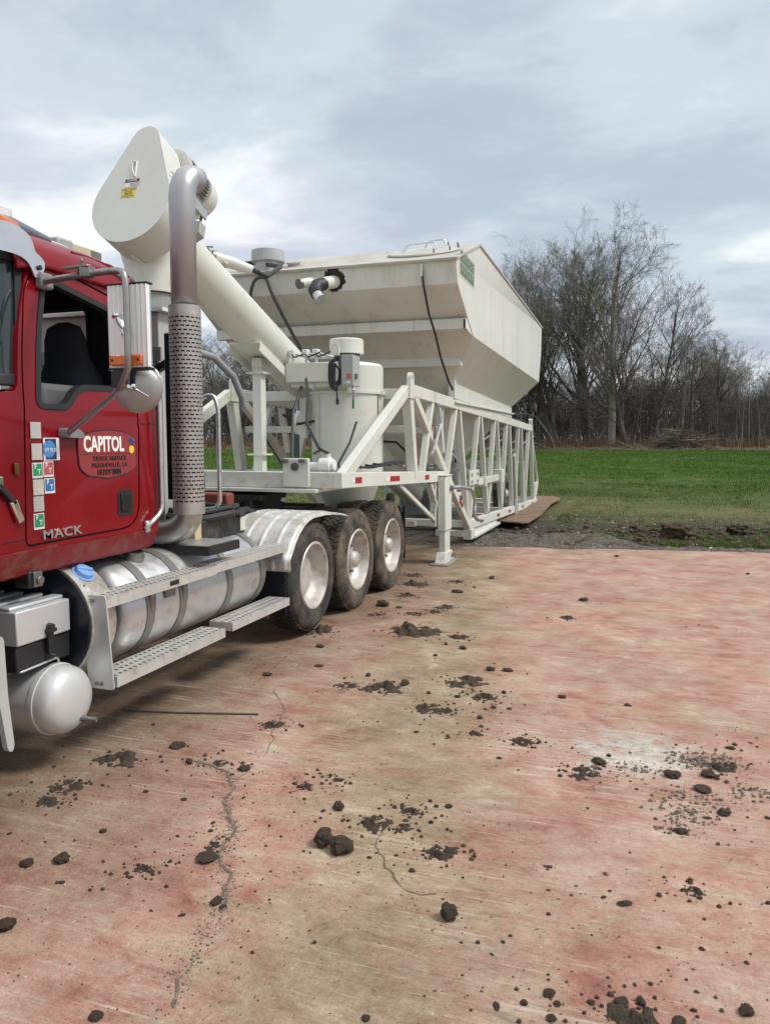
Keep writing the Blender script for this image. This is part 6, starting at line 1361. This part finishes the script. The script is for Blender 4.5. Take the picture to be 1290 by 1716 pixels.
# dry reeds along the foot of the wood
dry = mat('dry_reeds', (.16, .105, .062), .9, 0, .4, .6)
def reed():
    px = random.uniform(150, 1400); d = random.gauss(71, 1.6); x, y = place(px, d); return (x, y, random.uniform(.6, 1.3))
blades(16000, 'dry_reeds', dry, reed, .35, 1.15, .035)
# brush pile
bp_ = []
for _ in range(330):
    px = random.gauss(1140, 26); d = random.gauss(69.5, .9); x, y = place(px, d); hh = max(.15, 1.75 * math.exp(-((px - 1142) / 34) ** 2)); z = terr(x, y) + random.uniform(.05, 1) * hh; a = random.uniform(0, 6.28); L_ = random.uniform(.6, 2.6); t_ = random.gauss(0, .22)
    bp_.append((x, y, z, x + L_ * math.cos(a), y + L_ * math.sin(a) * .6, z + L_ * t_, random.uniform(.02, .07), .012))
me = seg_mesh('brush_pile', np.array(bp_), 5); me.materials.append(bark('brush_bark', (.15, .12, .09), (.08, .065, .05))); bpo = bpy.data.objects.new('brush_pile', me); col.objects.link(bpo); bpo['kind'] = 'stuff'
x, y = place(930, 68); z = terr(x, y)
tag(MB().tube([(x - 3.4, y, z + 3.0), (x - 2.6, y, z + 3.1), (x - 1.7, y, z + 2.75), (x - .8, y, z + 1.6), (x - .3, y, z + .7), (x, y, z - .1)], [.02, .03, .04, .055, .065, .08], 8).build('bent_sapling', PALEB, None), 'thin pale sapling bent over in an arch right of the trailer tail', 'tree')
for i, (px, d, L_, a, lab) in enumerate([(1185, 68.5, 3.2, .5, 'fallen pole leaning out of the right end of the brush pile'), (1060, 68, 2.6, -.2, 'fallen branch on the ground left of the brush pile'), (915, 67.5, 3.0, -.3, 'fallen branch at the foot of the bent sapling')]):
    x, y = place(px, d); z = terr(x, y)
    tag(MB().tube([(x, y, z + .08), (x - L_ * .5, y + .2, z + L_ * .22 + .1), (x - L_, y + .3, z + L_ * .5 if i == 0 else z + .3)], [.09, .07, .04], 7).build('fallen_branch', BARK, None), lab, 'branch', 'fallen branches by the wood')
# dark ditch edge where the turf meets the wood
def bank(u, v):
    px = 120 + 1350 * u; d = 67.6 + 2.6 * v; x, y = place(px, d); return (x, y, terr(x, y) + (.10 + .45 * abs(mnoise.noise((px * .04, v * 3, 1))) + .12 * mnoise.noise((px * .2, v * 5, 2))) * math.sin(math.pi * v))
bk = MB().grid(420, 9, bank).build('earth_bank', SOIL, None, smooth=180, fix=False); bk['kind'] = 'structure'
# damp leaf litter under the wood
def litter(u, v):
    px = 60 + 1500 * u; d = 68.6 + 58 * v; x, y = place(px, d); return (x, y, terr(x, y) + .05 + .25 * abs(mnoise.noise((x * .5, y * .5, 6))) * min(1, v * 8))
lt = MB().grid(160, 40, litter).build('leaf_litter', mat('leaf_litter', (.055, .042, .030), .95, 0, .4, .5), None, smooth=180, fix=False); lt['kind'] = 'structure'
